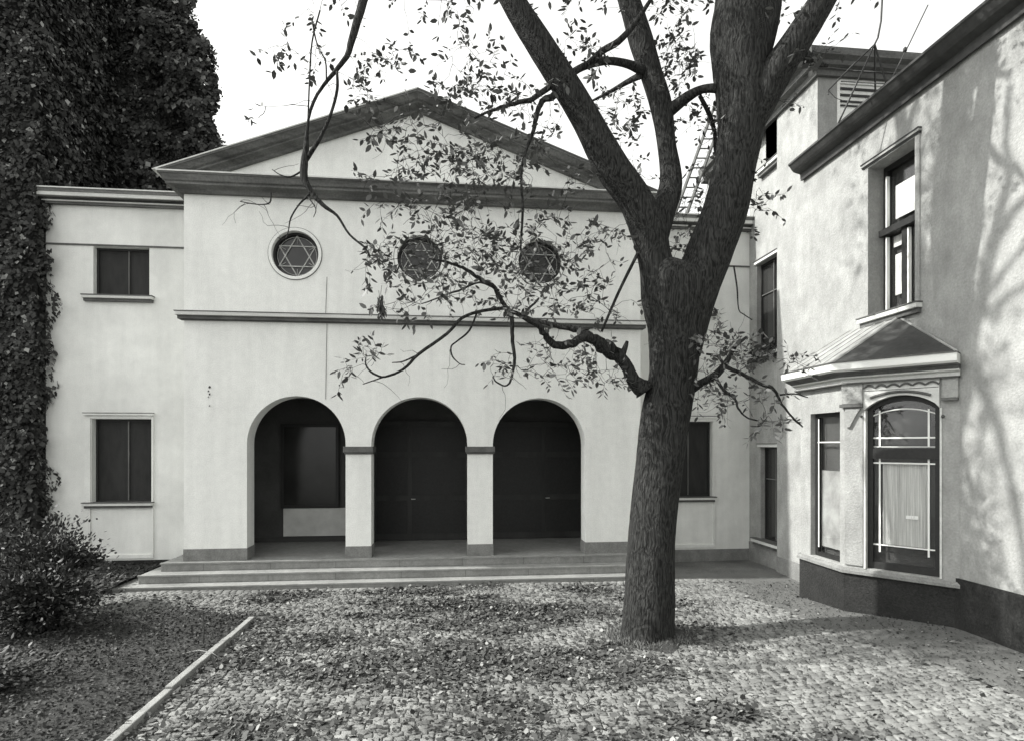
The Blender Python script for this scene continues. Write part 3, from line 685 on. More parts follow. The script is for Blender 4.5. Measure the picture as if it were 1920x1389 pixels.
# stone dressing round the bay window
o = MB(); so_ = .05
a_, b_ = FB.S(1620), FB.S(1762)
zt_a = FB.Z(1693, 703)
o.prism(FB, [(a_, zb_sp-.02), (a_, zt_a), (b_, zt_a), (b_, zb_sp-.02)]+[(x, z) for x, z in seg_arch(bs0, bs1, 0, zb_sp, zb1)[2:]], .035, -.01)
o.box(FB, a_-.0, bs0+.004, ZS+.02, zb_sp-.022, .02, -.1); o.box(FB, bs1-.004, b_+.03, ZS+.02, zb_sp-.022, .02, -.1)
drs = o.build('stone_dressing', M['band'], wn)
o = MB(); zq = FB.Z(1693, 724); a2 = [(a_+(b_-a_)*i/40, zq+.045*abs(math.sin(math.pi*6*i/40))) for i in range(41)]
o.tube([FB.pt(x, z, .05) for x, z in a2], [.017]*41, 6); o.box(FB, a_+.01, b_-.01, zq-.05, zq-.04, .04, .03)
hd = []
for i in range(15):
    q = .10+.8*i/14; x = a_+(b_-a_)*q; hd.append(FB.pt(x, zb1+.055-((q-.5)*2)**2*.13, .05))
o.tube(hd, [.022]*15, 6); o.build('scalloped_moulding', M['band_dark'], drs)
# pilasters and corbels
o = MB(); pa, pb = FB.S(1592), FB.S(1618)
o.box(FB, .01, a_-.004, ZS+.05, FB.Z(1605, 760), .03, -.01); o.box(FB, -.03, a_-.004, FB.Z(1605, 757), ZT-.1, .07, -.01)
o.box(FB, b_+.034, LB-.01, FB.Z(1790, 745), ZT-.1, .05, -.01)
pil = o.build('pilaster', M['house_plaster'], hs, bevel=.01)
o = MB(); o.box(FB, -.05, a_-.004, FB.Z(1605, 763), FB.Z(1605, 757.5), .11, -.01); o.box(FB, b_+.034, LB-.01, FB.Z(1790, 750), FB.Z(1790, 745.5), .10, -.01)
for px in (1616, 1768): a, z = FB.sz(px, 780); o.tube([FB.pt(a, z, .0), FB.pt(a, z, .08)], [.03, .012], 8)
o.build('capital', M['band_dark'], pil)
o = MB()
for k, sgn in ((0, 0), ): 
    a = FB.S(1589); zt3 = FB.Z(1600, 766); o.prism(FB, [(a-.02, zt3), (a+.22, zt3), (a+.16, zt3-.1), (a+.05, zt3-.32), (a+.0, zt3-.32)], .075, .031)
o.build('corbel', M['house_plaster'], pil)
# bay cornice (pale over dark) and roof
bp = [(0, 0), (.05, 0), (.05, .05), (.10, .07), (.10, .11)]
o = MB(); o.mitre(path, [(-.2, 0), (.08, 0), (.08, .055), (.15, .075), (.15, .10), (-.2, .10)], ZT-.12); bc = o.build('bay_cornice', M['band'], hs)
o = MB(); o.mitre(path, [(-.2, 0), (.17, 0), (.20, .04), (.26, .055), (.26, .075), (-.2, .075)], ZT-.018); o.mitre(path, [(-.2, 0), (.11, 0), (.11, .02), (-.2, .02)], ZT-.145); o.build('dark_moulding', M['band_dark'], bc)
o = MB(); o.mitre(path, [(-.2, 0), (.29, 0), (.33, .03), (.34, .15), (-.2, .15)], ZT+.058); o.build('pale_gutter', M['muntin'], bc)
o = MB(); o.mitre(path, [(-.2, 0), (.36, 0), (.36, .02), (-.2, .02)], ZT+.209); o.build('gutter_rim', M['band_dark'], bc)
zr = ZT+.225; ex = .30
def offs(pth, d):
    P_ = [Vector(p) for p in pth]; R_ = []
    for i in range(len(P_)):
        ns = []
        if i > 0: v = (P_[i]-P_[i-1]).normalized(); ns.append(Vector((v.y, -v.x)))
        if i < len(P_)-1: v = (P_[i+1]-P_[i]).normalized(); ns.append(Vector((v.y, -v.x)))
        b = sum(ns, Vector((0, 0))); b = b/b.dot(ns[0]) if len(ns) > 1 else ns[0]; R_.append(P_[i]+b*d)
    return R_
E = offs(path, .30); ya = 9.62; yb_ = 10.9; zap = H+2.27
if E[1].x > c1.x: E = offs(path, -.30)
apx1 = (BX-.01, ya, zap); apx2 = (BX-.01, yb_, zap)
v = [(E[0].x, E[0].y, zr), (E[1].x, E[1].y, zr), (E[2].x, E[2].y, zr), (E[3].x, E[3].y, zr), apx1, apx2]
o = MB(); o.add([v[2], v[3], v[4]], [(0, 1, 2)]); br = o.build('bay_roof', M['roof'], hs)
o = MB(); o.add([v[1], v[2], v[4], v[5]], [(0, 1, 2, 3)]); o.add([v[0], v[1], v[5]], [(0, 1, 2)]); o.build('roof_slope', M['roof_pale'], br)
o = MB()
o.tube([v[2], v[4]], [.025]*2, 6); o.tube([v[3], v[4]], [.018]*2, 6); o.tube([v[1], v[5]], [.02]*2, 6)
for k in range(1, 5):
    q = k/5; A_ = Vector(v[1]).lerp(Vector(v[2]), q); B_ = Vector(v[5]).lerp(Vector(v[4]), q); o.tube([A_, B_], [.016]*2, 5)
o.build('roof_seam', M['roof_pale'], br)

# house foot: pale plinth of the flanks
o = MB(); o.box(WB, sA1-.0, -12.16, -.1, WB.Z(1470, 1046), .02, -.02); o.box(WA, sA0, sA1-.02, -.1, .48, .02, -.02); o.build('flank_plinth', M['plinth'], hs)
o = MB(); o.box(WB, -8.5, NEAR, -.1, 1.0, .03, -.02); o.build('dark_flank_plinth', M['dark_plinth'], hs)

# ------------------------------------------------------------------ things on the roofs
mast = thing('aerial_mast', 'thin four-legged wire aerial stand on the roof of the right house', 'aerial', (9.4, 9.9, zeave+.1))
o = MB(); D = 10.35
pr = lambda px, py, q=0: at(px, py, D+q)
ap_ = pr(1640, 84)
for (px, py, q) in ((1572, 232, .5), (1641, 172, .9), (1662, 158, .2)): o.tube([ap_, pr(px, py, q)], [.017]*2, 5)
o.tube([ap_, pr(1646, 72), pr(1652, 40), pr(1655, -20)], [.017]*4, 5)
o.tube([ap_, pr(1595, 127, .4), pr(1554, 169, 1), pr(1553, 178, 1)], [.014]*4, 5)
o.tube([pr(1554, 171, 1), pr(1566, 184, 1), pr(1588, 192, 1.1)], [.006]*3, 5)
o.tube([pr(1553, 127, .8), pr(1600, 133, .7), pr(1690, 138, .2)], [.013]*3, 5)
o.tube([pr(1577, 153, .8), pr(1662, 158, .3)], [.011]*2, 5)
o.build('mast_frame', M['iron'], mast)
rod = thing('aerial_rod', 'slanting iron rod with a small knob standing on the right house roof', 'rod', tuple(pr(1672, 148)))
o = MB(); o.tube([pr(1671, 150), pr(1705, 83), pr(1716, 60), pr(1740, 10)], [.011]*4, 5); o.build('rod', M['iron'], rod)
o = MB(); kk = pr(1697, 94); o.tube([kk+Vector((0, 0, -.05)), kk+Vector((0, 0, -.02)), kk+Vector((0, 0, .02)), kk+Vector((0, 0, .05))], [.01, .035, .035, .01], 8); o.build('knob', M['iron'], rod)
lad = thing('ladder', 'pale wooden ladder leaning above the right wing roof seen between the tree limbs', 'ladder', tuple(at(1290, 360, 16.3)))
o = MB()
LA0, LA1 = at(1284, 352, 16.2), at(1343, 190, 16.6); LB0, LB1 = at(1306, 352, 16.2), at(1366, 190, 16.6)
for A_, B_ in ((LA0, LA1), (LB0, LB1)): m_ = MB(); m_.tube([A_+(A_-B_)*.35, B_+(B_-A_)*.1], [.05, .045], 6); m_.build('rail', M['wood'], lad)
for k in range(-3, 11):
    q = k/9; m_ = MB(); m_.tube([LA0.lerp(LA1, q), LB0.lerp(LB1, q)], [.022]*2, 5); m_.build('rung', M['wood'], lad)

# ------------------------------------------------------------------ edging, hoop, stake
edg = MB(); y = 1.0; kz = lambda x, y: gz(x, y)
kt = thing('bed_edging', 'straight pale stone edging between the dark flower bed and the cobbles', 'edging', (KX, 9, 0))
y = 1.6
while y < 10.7:
    L_ = random.uniform(.8, 1.05); y1 = min(y+L_, 10.72); m_ = MB(); j = random.uniform(-.006, .006); h = kz(KX, y)+.075+random.uniform(-.005, .005)
    m_.add([(x, yy, z) for yy in (y+.004, y1-.004) for x, z in ((KX-.05+j, -.05), (KX+.05+j, -.05), (KX+.05+j, h), (KX-.05+j, h))],
           [(0, 1, 2, 3), (4, 7, 6, 5), (0, 4, 5, 1), (1, 5, 6, 2), (2, 6, 7, 3), (3, 7, 4, 0)])
    m_.build('kerb_stone', M['kerb'], kt, bevel=.012); y = y1
def gp(px, py, h=0):
    p = ground(px, py); p.z = h+p.z; return p
o = MB(); P_ = [at(300, 1252, 8.45), at(318, 1236, 8.5), at(345, 1224, 8.5), at(372, 1218, 8.4), at(396, 1222, 8.35), at(412, 1232, 8.3)]
o.tube(P_, [.006]*6, 5); tag(o.build('bent_twig', M['kerb'], None, smooth=True), 'thin pale bent twig arching out of the flower bed by the edging', 'twig')
o = MB(); p = gp(381, 1212); o.tube([(p.x, p.y, 0), (p.x+.01, p.y, .3), (p.x-.005, p.y, .55)], [.011, .01, .008], 6)
tag(o.build('garden_stake', M['iron']), 'short dark stake standing in the flower bed', 'stake')
P = []
# ------------------------------------------------------------------ leaves helpers
def leaf6(P, T, N, Ls, Wd, curl=.18):
    """pointed oval leaf, 6 vertices in two quads; P base, T direction"""
    n = len(P); N = N-T*np.sum(N*T, 1, keepdims=True); N /= np.linalg.norm(N, axis=1, keepdims=True)+1e-9
    B = np.cross(T, N); L_ = np.asarray(Ls).reshape(-1, 1); W_ = np.asarray(Wd).reshape(-1, 1)
    a = P; b = P+T*L_; m = P+T*L_*.5-N*L_*curl*.5
    q1 = P+T*L_*.30+B*W_*.5; q2 = P+T*L_*.68+B*W_*.42; q3 = P+T*L_*.68-B*W_*.42; q4 = P+T*L_*.30-B*W_*.5
    V = np.stack([a, q1, q2, b, q3, q4], 1).reshape(-1, 3); i = np.arange(n)[:, None]*6
    F_ = np.concatenate([i+np.array([[0, 1, 2, 3]]), i+np.array([[0, 3, 4, 5]])]); return V, F_
# ------------------------------------------------------------------ the tree
tb = at(1213, 1195, 9.38)
tree = thing('tree', 'big dark forked tree with furrowed bark and sparse small leaves in the cobbled yard', 'tree', (tb.x, tb.y, 0))
NODES = []
def cat(pts, n=4):
    P = [np.array(p, float) for p in pts]; P = [2*P[0]-P[1]]+P+[2*P[-1]-P[-2]]; out = []
    for i in range(1, len(P)-2):
        for k in range(n):
            t = k/n; a, b, c, d = P[i-1], P[i], P[i+1], P[i+2]
            out.append(.5*((2*b)+(c-a)*t+(2*a-5*b+4*c-d)*t*t+(3*b-a-3*c+d)*t**3))
    out.append(P[-2]); return out
def limb(name, pts, seg=12, rough=.03, reg=True, sub=4, parent=tree, seed=1, wob=0):
    """pts: (px, py, zc, width px)"""
    q = []
    for px, py, zc, wd in pts:
        p = at(px, py, zc); q.append((p.x, p.y, p.z, wd/2*zc/FPX))
    c = cat(q, sub)
    if wob:
        for i in range(1, len(c)-1): c[i][:3] += np.array([random.gauss(0, wob) for _ in range(3)])*max(.2, min(1, c[i][3]*20))
    m_ = MB(); m_.tube([x[:3] for x in c], [max(.002, x[3]) for x in c], seg, rough, seed=seed)
    if reg: NODES.extend([(Vector(x[:3]), x[3]) for x in c])
    return m_.build(name, M['bark'], parent, smooth=True)
limb('trunk', [(1208, 1225, 9.35, 124), (1212, 1195, 9.38, 100), (1217, 1120, 9.38, 93), (1222, 1000, 9.4, 86), (1236, 880, 9.4, 87), (1247, 790, 9.4, 90), (1262, 700, 9.4, 88), (1266, 620, 9.4, 100), (1268, 560, 9.4, 122), (1264, 515, 9.4, 112), (1266, 500, 9.4, 84), (1268, 494, 9.4, 40)], 56, .035, sub=8)
limb('limb', [(1262, 640, 9.4, 80), (1245, 560, 9.38, 84), (1228, 490, 9.3, 62), (1214, 430, 9.25, 66), (1190, 375, 9.2, 62), (1145, 310, 9.1, 62), (1100, 225, 9.0, 54), (1055, 150, 8.9, 52), (1010, 80, 8.8, 50), (960, 0, 8.7, 44), (915, -90, 8.6, 36), (890, -200, 8.5, 26)], 36, .035, sub=6, seed=2)
limb('limb', [(1216, 470, 9.35, 60), (1240, 405, 9.4, 48), (1258, 345, 9.5, 42), (1250, 270, 9.55, 34), (1240, 200, 9.6, 40), (1222, 140, 9.65, 40), (1203, 80, 9.7, 44), (1185, 20, 9.8, 40), (1160, -70, 9.9, 34), (1165, -170, 10, 24)], 30, .035, sub=6, seed=3)
limb('limb', [(1272, 660, 9.4, 80), (1298, 560, 9.35, 84), (1328, 480, 9.3, 84), (1358, 400, 9.2, 82), (1376, 320, 9.15, 76), (1388, 250, 9.1, 82), (1392, 190, 9.1, 92), (1388, 120, 9.1, 100), (1385, 60, 9.1, 104), (1388, 0, 9.1, 92), (1380, -90, 9.1, 66), (1400, -200, 9.1, 46)], 40, .035, sub=6, seed=4)
limb('limb', [(1400, 250, 9.05, 50), (1430, 180, 8.95, 62), (1462, 125, 8.85, 60), (1492, 80, 8.8, 56), (1530, 20, 8.7, 50), (1580, -60, 8.6, 40), (1640, -160, 8.5, 28)], 28, .035, sub=6, seed=5)
limb('limb', [(1410, 120, 9.0, 60), (1425, 70, 9.0, 56), (1440, 10, 9.0, 48), (1450, -80, 9, 36)], 24, .035, sub=5, seed=6)
limb('stub', [(1495, 100, 8.85, 30), (1530, 118, 8.9, 14), (1552, 124, 8.95, 5)], 12, .03, seed=6)
limb('branch', [(1253, 210, 9.55, 24), (1290, 182, 9.4, 19), (1318, 168, 9.3, 15), (1350, 166, 9.15, 18)], 14, seed=7)
limb('branch', [(1312, 180, 9.35, 8), (1330, 215, 9.5, 9), (1340, 250, 9.6, 8), (1342, 285, 9.6, 7), (1355, 315, 9.6, 8)], 8, seed=8)
limb('branch', [(1060, 148, 8.9, 16), (1085, 130, 9.1, 13), (1115, 118, 9.3, 15), (1145, 115, 9.4, 14), (1178, 121, 9.55, 15), (1208, 134, 9.6, 20)], 12, seed=9)
limb('branch', [(1100, 122, 9.2, 10), (1130, 96, 9.1, 12), (1160, 78, 9.0, 12), (1190, 45, 9, 10), (1220, 0, 8.9, 7)], 10, seed=10)
limb('branch', [(1205, 140, 9.6, 14), (1175, 155, 9.9, 10), (1145, 172, 10.1, 7), (1110, 190, 10.2, 4)], 8, seed=11)
limb('branch', [(1030, 164, 8.9, 12), (1000, 185, 8.7, 10), (965, 195, 8.6, 8), (930, 205, 8.5, 6), (890, 222, 8.4, 4)], 8, seed=12, wob=.01)
limb('branch', [(1040, 178, 8.9, 14), (1018, 190, 8.8, 11), (1005, 220, 8.8, 9), (996, 258, 8.8, 7), (985, 285, 8.8, 6), (978, 330, 8.8, 5), (980, 400, 8.8, 5), (976, 470, 8.8, 4)], 8, seed=13, wob=.008)
limb('branch', [(1210, 735, 9.35, 40), (1188, 712, 9.3, 26), (1164, 672, 9.2, 24), (1140, 655, 9.1, 30), (1120, 641, 9.0, 22), (1095, 632, 8.9, 17), (1072, 646, 8.8, 16), (1048, 646, 8.75, 15), (1025, 632, 8.7, 13), (1008, 610, 8.6, 11), (975, 592, 8.5, 9), (945, 572, 8.4, 8), (928, 540, 8.3, 8), (898, 522, 8.2, 8), (868, 503, 8.1, 6), (838, 492, 8.0, 5), (805, 485, 7.9, 3)], 12, .05, seed=14, wob=.012)
limb('branch', [(1164, 672, 9.2, 14), (1172, 652, 9.2, 10), (1176, 640, 9.2, 6)], 8, seed=15)
limb('branch', [(1120, 641, 9.0, 12), (1085, 618, 9.1, 14), (1050, 612, 9.2, 11), (1015, 603, 9.3, 8), (985, 590, 9.4, 5), (1010, 560, 9.6, 4)], 8, .05, seed=15, wob=.01)
limb('branch', [(945, 578, 8.4, 7), (905, 583, 8.2, 6), (867, 596, 8.1, 6), (838, 626, 8.0, 6), (785, 664, 7.9, 6), (757, 692, 7.9, 5), (722, 706, 7.9, 4), (700, 700, 7.8, 4), (686, 684, 7.8, 3), (687, 660, 7.8, 2)], 8, seed=16, wob=.004)
limb('branch', [(780, 667, 7.9, 4), (755, 678, 7.85, 3), (735, 680, 7.85, 2)], 6, seed=17)
limb('branch', [(745, 698, 7.9, 3), (715, 708, 7.85, 3), (680, 720, 7.8, 2)], 6, seed=18)
limb('branch', [(958, 582, 8.45, 9), (960, 610, 8.4, 8), (961, 640, 8.4, 7), (965, 672, 8.4, 6), (961, 700, 8.4, 5), (955, 718, 8.35, 4), (945, 723, 8.3, 3), (930, 715, 8.3, 3), (924, 706, 8.3, 2)], 8, seed=19, wob=.004)
limb('branch', [(895, 585, 8.2, 4), (880, 620, 8.1, 4), (857, 640, 8.0, 3), (846, 650, 8.0, 3), (848, 668, 8, 3), (862, 682, 8, 2), (872, 684, 8, 2)], 6, seed=20)
limb('branch', [(935, 545, 8.3, 5), (900, 530, 8.6, 4), (860, 545, 8.8, 4), (820, 560, 9, 3), (790, 570, 9.1, 2)], 6, seed=21, wob=.01)
limb('straight_shoot', [(1128, 622, 9.1, 5), (1160, 548, 9.15, 6), (1196, 475, 9.2, 7)], 6, seed=22)
# hanging branch at the upper left, coming in over the frame
limb('branch', [(915, -90, 8.6, 30), (820, -120, 8.2, 24), (740, -90, 7.9, 20), (690, -20, 7.7, 17), (664, 60, 7.6, 14), (650, 105, 7.6, 10), (628, 135, 7.6, 8), (600, 170, 7.6, 6), (585, 200, 7.6, 6), (577, 235, 7.6, 5), (573, 290, 7.6, 12), (570, 330, 7.6, 14), (585, 362, 7.6, 9), (605, 385, 7.6, 8), (632, 405, 7.6, 5), (655, 440, 7.6, 4), (682, 463, 7.6, 4), (694, 480, 7.6, 3)], 10, .05, seed=23, wob=.004)
limb('branch', [(574, 300, 7.6, 10), (600, 260, 7.55, 7), (620, 215, 7.5, 6), (632, 170, 7.5, 6), (632, 135, 7.5, 5)], 8, seed=24)
limb('branch', [(577, 240, 7.6, 3), (580, 160, 7.7, 3), (585, 80, 7.8, 3), (600, 20, 7.8, 3)], 6, seed=25)
limb('branch', [(612, 150, 7.6, 3), (610, 115, 7.6, 3), (595, 85, 7.6, 3), (585, 40, 7.7, 3)], 6, seed=26)
limb('branch', [(580, 365, 7.6, 5), (560, 385, 7.7, 3), (545, 410, 7.7, 3), (541, 432, 7.7, 2), (535, 448, 7.7, 2), (520, 446, 7.7, 1.5)], 6, seed=27)
limb('branch', [(578, 370, 7.6, 3), (592, 392, 7.5, 2), (588, 408, 7.5, 1.5)], 5, seed=28)
limb('branch', [(508, 362, 7.6, 3), (506, 380, 7.6, 3), (490, 384, 7.6, 2), (470, 382, 7.6, 2), (450, 378, 7.6, 1.5)], 5, seed=29)
limb('branch', [(568, 320, 7.6, 4), (545, 332, 7.6, 3), (525, 328, 7.6, 2), (510, 318, 7.6, 1.5)], 5, seed=30)
# lower right branches
limb('branch', [(1295, 728, 9.35, 22), (1318, 716, 9.2, 14), (1345, 700, 9.0, 15), (1366, 672, 8.9, 10), (1378, 650, 8.8, 8), (1400, 632, 8.7, 5)], 10, .05, seed=31)
limb('branch', [(1362, 688, 8.9, 8), (1400, 706, 8.8, 7), (1432, 722, 8.7, 6), (1450, 728, 8.7, 6), (1462, 750, 8.7, 5), (1480, 775, 8.6, 4), (1492, 788, 8.6, 4), (1505, 800, 8.6, 3)], 8, seed=32, wob=.008)
limb('branch', [(1340, 705, 9.0, 7), (1355, 728, 8.9, 6), (1378, 748, 8.8, 5), (1384, 765, 8.8, 4), (1400, 782, 8.8, 3), (1420, 788, 8.8, 3)], 8, seed=33, wob=.006)
limb('branch', [(1462, 740, 8.7, 4), (1490, 738, 8.6, 3), (1515, 745, 8.5, 2)], 6, seed=34)
limb('branch', [(1358, 685, 8.9, 6), (1345, 668, 9, 5), (1325, 664, 9.2, 4)], 6, seed=35)
limb('branch', [(1376, 500, 9.2, 3), (1382, 540, 9, 3), (1385, 580, 9, 2), (1395, 590, 9, 2), (1410, 600, 9, 2)], 6, seed=36)
# out-of-frame crown limbs added to bear the shade-casting canopy
for k, (px, py, zc, wd) in enumerate(((890, -200, 8.5, 26), (1165, -170, 10, 24), (1400, -200, 9.1, 46), (1640, -160, 8.5, 28), (1450, -80, 9, 36))):
    for j in range(3):
        a = random.uniform(-260, 260); dz = random.uniform(-1.6, 1.6)
        limb('branch', [(px, py, zc, wd*.7), (px+a*.5, py-110, zc+dz*.4, wd*.5), (px+a, py-random.uniform(160, 330), zc+dz, wd*.25)], 8, seed=40+k*5+j, wob=.05)

CL = [ # px, py, rx, ry, sprays, depth
 (735,110,45,22,7,8.2),(690,165,40,40,7,8.0),(655,135,18,30,3,7.7),(760,235,75,28,10,8.1),(720,250,30,25,3,7.7),(860,180,60,50,15,8.6),(885,105,45,40,9,8.3),(945,175,50,45,10,8.7),
 (850,290,95,38,26,8.6),(955,300,75,45,22,8.9),(1010,225,45,55,9,8.9),(790,318,75,22,10,8.5),(690,332,40,10,3,8.4),(765,388,70,16,8,8.3),(880,378,70,20,10,8.6),
 (715,462,28,18,6,8.0),(730,495,50,38,12,7.9),(790,470,50,30,8,7.9),(870,475,70,50,24,8.3),(935,470,50,45,17,8.5),(860,420,60,30,8,8.4),(1005,505,50,45,22,8.8),(1045,440,55,38,10,8.9),
 (1090,500,60,50,14,9.0),(1000,565,70,25,13,8.7),(900,560,60,20,7,8.4),(760,575,45,12,6,8.2),(820,535,40,25,5,8.2),(1130,560,55,35,10,9.0),(1105,440,45,30,6,9.0),(1150,420,40,30,4,9.1),
 (1070,700,55,22,9,8.8),(1140,705,35,15,7,9.0),(970,670,45,30,5,8.4),(940,690,25,20,3,8.3),(700,655,30,16,5,7.8),(650,700,25,12,3,7.7),(1100,650,70,18,6,8.9),(1030,650,40,25,4,8.6),
 (1105,105,40,30,6,9.0),(1150,215,45,50,16,9.7),(1145,300,35,40,7,9.7),(1195,330,30,40,4,9.6),(1190,200,14,40,4,9.8),(1085,85,30,20,3,8.9),(1050,120,20,30,3,8.8),
 (1268,115,24,55,20,9.6),(1300,100,16,40,5,9.5),(1285,215,30,25,4,9.6),(1340,240,20,50,9,9.6),(1300,385,30,30,9,9.8),(1310,330,20,40,4,9.6),(1275,455,20,25,4,9.7),
 (1530,95,28,14,5,8.7),(1560,85,14,8,1,8.7),(1478,190,10,8,2,8.8),(1425,370,28,30,4,9.0),(1410,300,8,20,2,9.1),(1415,430,14,10,1,9.1),
 (1365,640,55,18,12,8.9),(1390,660,42,26,14,8.7),(1325,690,30,25,7,9.1),(1325,735,25,20,5,9.1),(1370,745,38,18,7,8.9),(1435,740,35,20,5,8.7),(1445,790,40,12,5,8.6),(1490,675,30,12,4,8.6),(1340,620,25,12,3,9.0),
 (545,95,50,18,3,7.8),(600,105,25,25,3,7.6),(470,230,40,20,1,7.8),(500,200,30,20,1,7.8),(1010,395,60,14,4,8.8),(915,330,60,30,8,8.8),(1080,340,40,14,4,9.1),
 # above the frame: unseen sprays added to dapple the house wall with shade
 (700,0,160,60,10,8.4),(900,-20,120,60,16,8.8),(1100,-20,100,50,12,9.2),(1280,0,60,50,12,9.4),(1520,-10,100,50,8,8.7),
 (1000,-230,260,110,150,9.0),(1300,-330,260,110,170,9.0),(1550,-220,200,100,110,8.6),(800,-200,180,90,90,8.2),(1100,-420,300,120,200,9.5),(1000,-160,220,60,80,11),(1300,-200,220,70,90,11),(1500,-420,200,100,110,9.0),(800,-380,200,100,110,9.5),(1150,-250,220,70,90,12.5),(600,-240,120,70,60,9.5),(1640,-380,170,130,150,7.6),(1520,-600,200,100,110,7.6),(1800,-480,120,110,70,7.0),
]
LP, LT, LN, LL = [], [], [], []
twigs = MB()
for k, pts in enumerate(([(1640, -160, 8.5, 34), (1660, -300, 8.0, 40), (1640, -460, 7.6, 30), (1560, -640, 7.2, 18)], [(1640, -160, 8.5, 30), (1760, -260, 7.8, 32), (1860, -400, 7.0, 24), (1900, -560, 6.5, 12)],
    [(1400, -200, 9.1, 46), (1480, -330, 8.6, 48), (1500, -480, 8.0, 36), (1420, -640, 7.6, 20)], [(1450, -80, 9, 36), (1540, -260, 9.6, 34), (1580, -420, 10, 26), (1640, -560, 10.4, 14)],
    [(1500, -480, 8.0, 30), (1600, -560, 7.4, 26), (1700, -680, 7, 14)], [(1165, -170, 10, 30), (1250, -330, 10.5, 28), (1230, -500, 11, 18)], [(890, -200, 8.5, 30), (960, -340, 8.2, 30), (940, -480, 8.0, 22), (1010, -620, 8, 12)], [(960, -340, 8.2, 22), (1080, -420, 7.6, 18), (1200, -480, 7.2, 10)], [(1250, -330, 10.5, 20), (1380, -400, 11, 16), (1500, -420, 11.5, 10)])):
    limb('branch', pts, 8, seed=70+k, wob=.04)  # unseen limbs added to throw branch shadows on the house wall
NP = np.array([n[0] for n in NODES]); NR = [n[1] for n in NODES]; NPar = list(range(len(NODES)))
jobs = []
for (px, py, rx, ry, ns, zc) in CL:
    for _ in range(int(ns*1.85) if py > -80 else int(ns*.72)):
        a = random.uniform(0, 6.283); r = math.sqrt(random.random())
        jobs.append((at(px+rx*r*math.cos(a), py+ry*r*math.sin(a), zc+random.gauss(0, .28)), py > -80))
NPl = [np.array(n[0]) for n in NODES]
arr = np.zeros((len(NPl)+30000, 3)); arr[:len(NPl)] = NPl; cnt = len(NPl)
pend = list(range(len(jobs))); J = np.array([j[0] for j in jobs])
best = np.full(len(jobs), 1e9); bi = np.zeros(len(jobs), int)
d_ = np.linalg.norm(J[:, None]-arr[None, :cnt], axis=2); best = d_.min(1); bi = d_.argmin(1)
alive = np.ones(len(jobs), bool); rad_at = {}
paths = []
while alive.any():
    k = int(np.argmin(np.where(alive, best, 1e9))); alive[k] = False
    a, b = arr[bi[k]].copy(), J[k]; L_ = np.linalg.norm(b-a); n = max(2, int(L_/.12)+1); pts = []
    side = rng.normal(size=3)*.16*L_; side[2] += .10*L_
    for i in range(n+1):
        t = i/n; p = a+(b-a)*t+side*math.sin(math.pi*t)*.6+(rng.normal(size=3)*.012 if 0 < i < n else 0); pts.append(p)
    r0_ = min(.010, .0032+.0035*L_)
    paths.append((pts, r0_))
    new = np.array(pts[1:]); m = len(new)
    if cnt+m < len(arr):
        arr[cnt:cnt+m] = new
        dd = np.linalg.norm(J[:, None]-new[None], axis=2); mn = dd.min(1); upd = mn < best
        bi = np.where(upd, dd.argmin(1)+cnt, bi); best = np.where(upd, mn, best); cnt += m
    # the spray itself: a stem with leaflets
    dr = (b-pts[-2]); dr = dr/(np.linalg.norm(dr)+1e-9)+rng.normal(size=3)*.6; dr[2] -= .15; dr /= np.linalg.norm(dr)
    nl = random.randint(3, 7); Ls = random.uniform(.16, .34); sp = [b]
    for i in range(1, nl+1):
        dr = dr+rng.normal(size=3)*.12; dr[2] -= .05; dr /= np.linalg.norm(dr); sp.append(sp[-1]+dr*Ls/nl)
        for s_ in ((1, -1) if random.random() < .6 else (random.choice((1, -1)),)):
            if random.random() < .22: continue
            up = np.array([0, 0, 1.])+rng.normal(size=3)*.5; sd_ = np.cross(dr, up); sd_ /= np.linalg.norm(sd_)+1e-9
            t = dr*.55+sd_*s_*.9+rng.normal(size=3)*.28; t /= np.linalg.norm(t)
            LP.append(sp[-1]+t*.012); LT.append(t); LN.append(up); LL.append(random.uniform(.06, .135))
    paths.append((sp, .0028))
for pts, r in paths:
    n = len(pts); twigs.tube(pts, [max(.0016, r*(1-.55*i/max(1, n-1))) for i in range(n)], 4, caps=False)
# bare curly twigs
for _ in range(330):
    k = random.randrange(min(cnt, 5200)); p = arr[k].copy(); 
    dr = rng.normal(size=3); dr[2] -= .5; dr /= np.linalg.norm(dr); pts = [p]
    for i in range(random.randint(4, 9)):
        dr = dr+rng.normal(size=3)*.28; dr /= np.linalg.norm(dr); p = p+dr*.07; pts.append(p)
    twigs.tube(pts, [max(.0014, .0035-.0003*i) for i in range(len(pts))], 4, caps=False)
twigs.build('twigs', M['bark'], tree)
LP, LT, LN, LL = map(np.array, (LP, LT, LN, LL))
V, Fq = leaf6(LP, LT, LN, LL, LL*rng.uniform(.36, .52, len(LL)))
fast_mesh('crown', V, Fq, M['leaf'], tree, tone=np.repeat(rng.uniform(.5, 1.5, len(LL)), 6))
# hanging bundle of dead leaves
c = np.array(at(714, 572, 7.9)); P = c+rng.normal(size=(90, 3))*np.array([.022, .022, .07]); N = rng.normal(size=(90, 3)); N /= np.linalg.norm(N, axis=1, keepdims=True)
T = np.tile([0, 0, -1.], (90, 1))+rng.normal(size=(90, 3))*.25; T /= np.linalg.norm(T, axis=1, keepdims=True)
V, Fq = leaf6(P, T, N, rng.uniform(.06, .11, 90), rng.uniform(.02, .04, 90)); db = fast_mesh('dead_leaf_bundle', V, Fq, M['leaf'], tree, tone=np.full(len(V), .7))
o = MB(); o.tube([at(716, 535, 7.9), at(714, 550, 7.9), c], [.003]*3, 4); o.tube([at(710, 545, 7.9), c], [.003]*2, 4); o.build('bundle_twig', M['bark'], db)
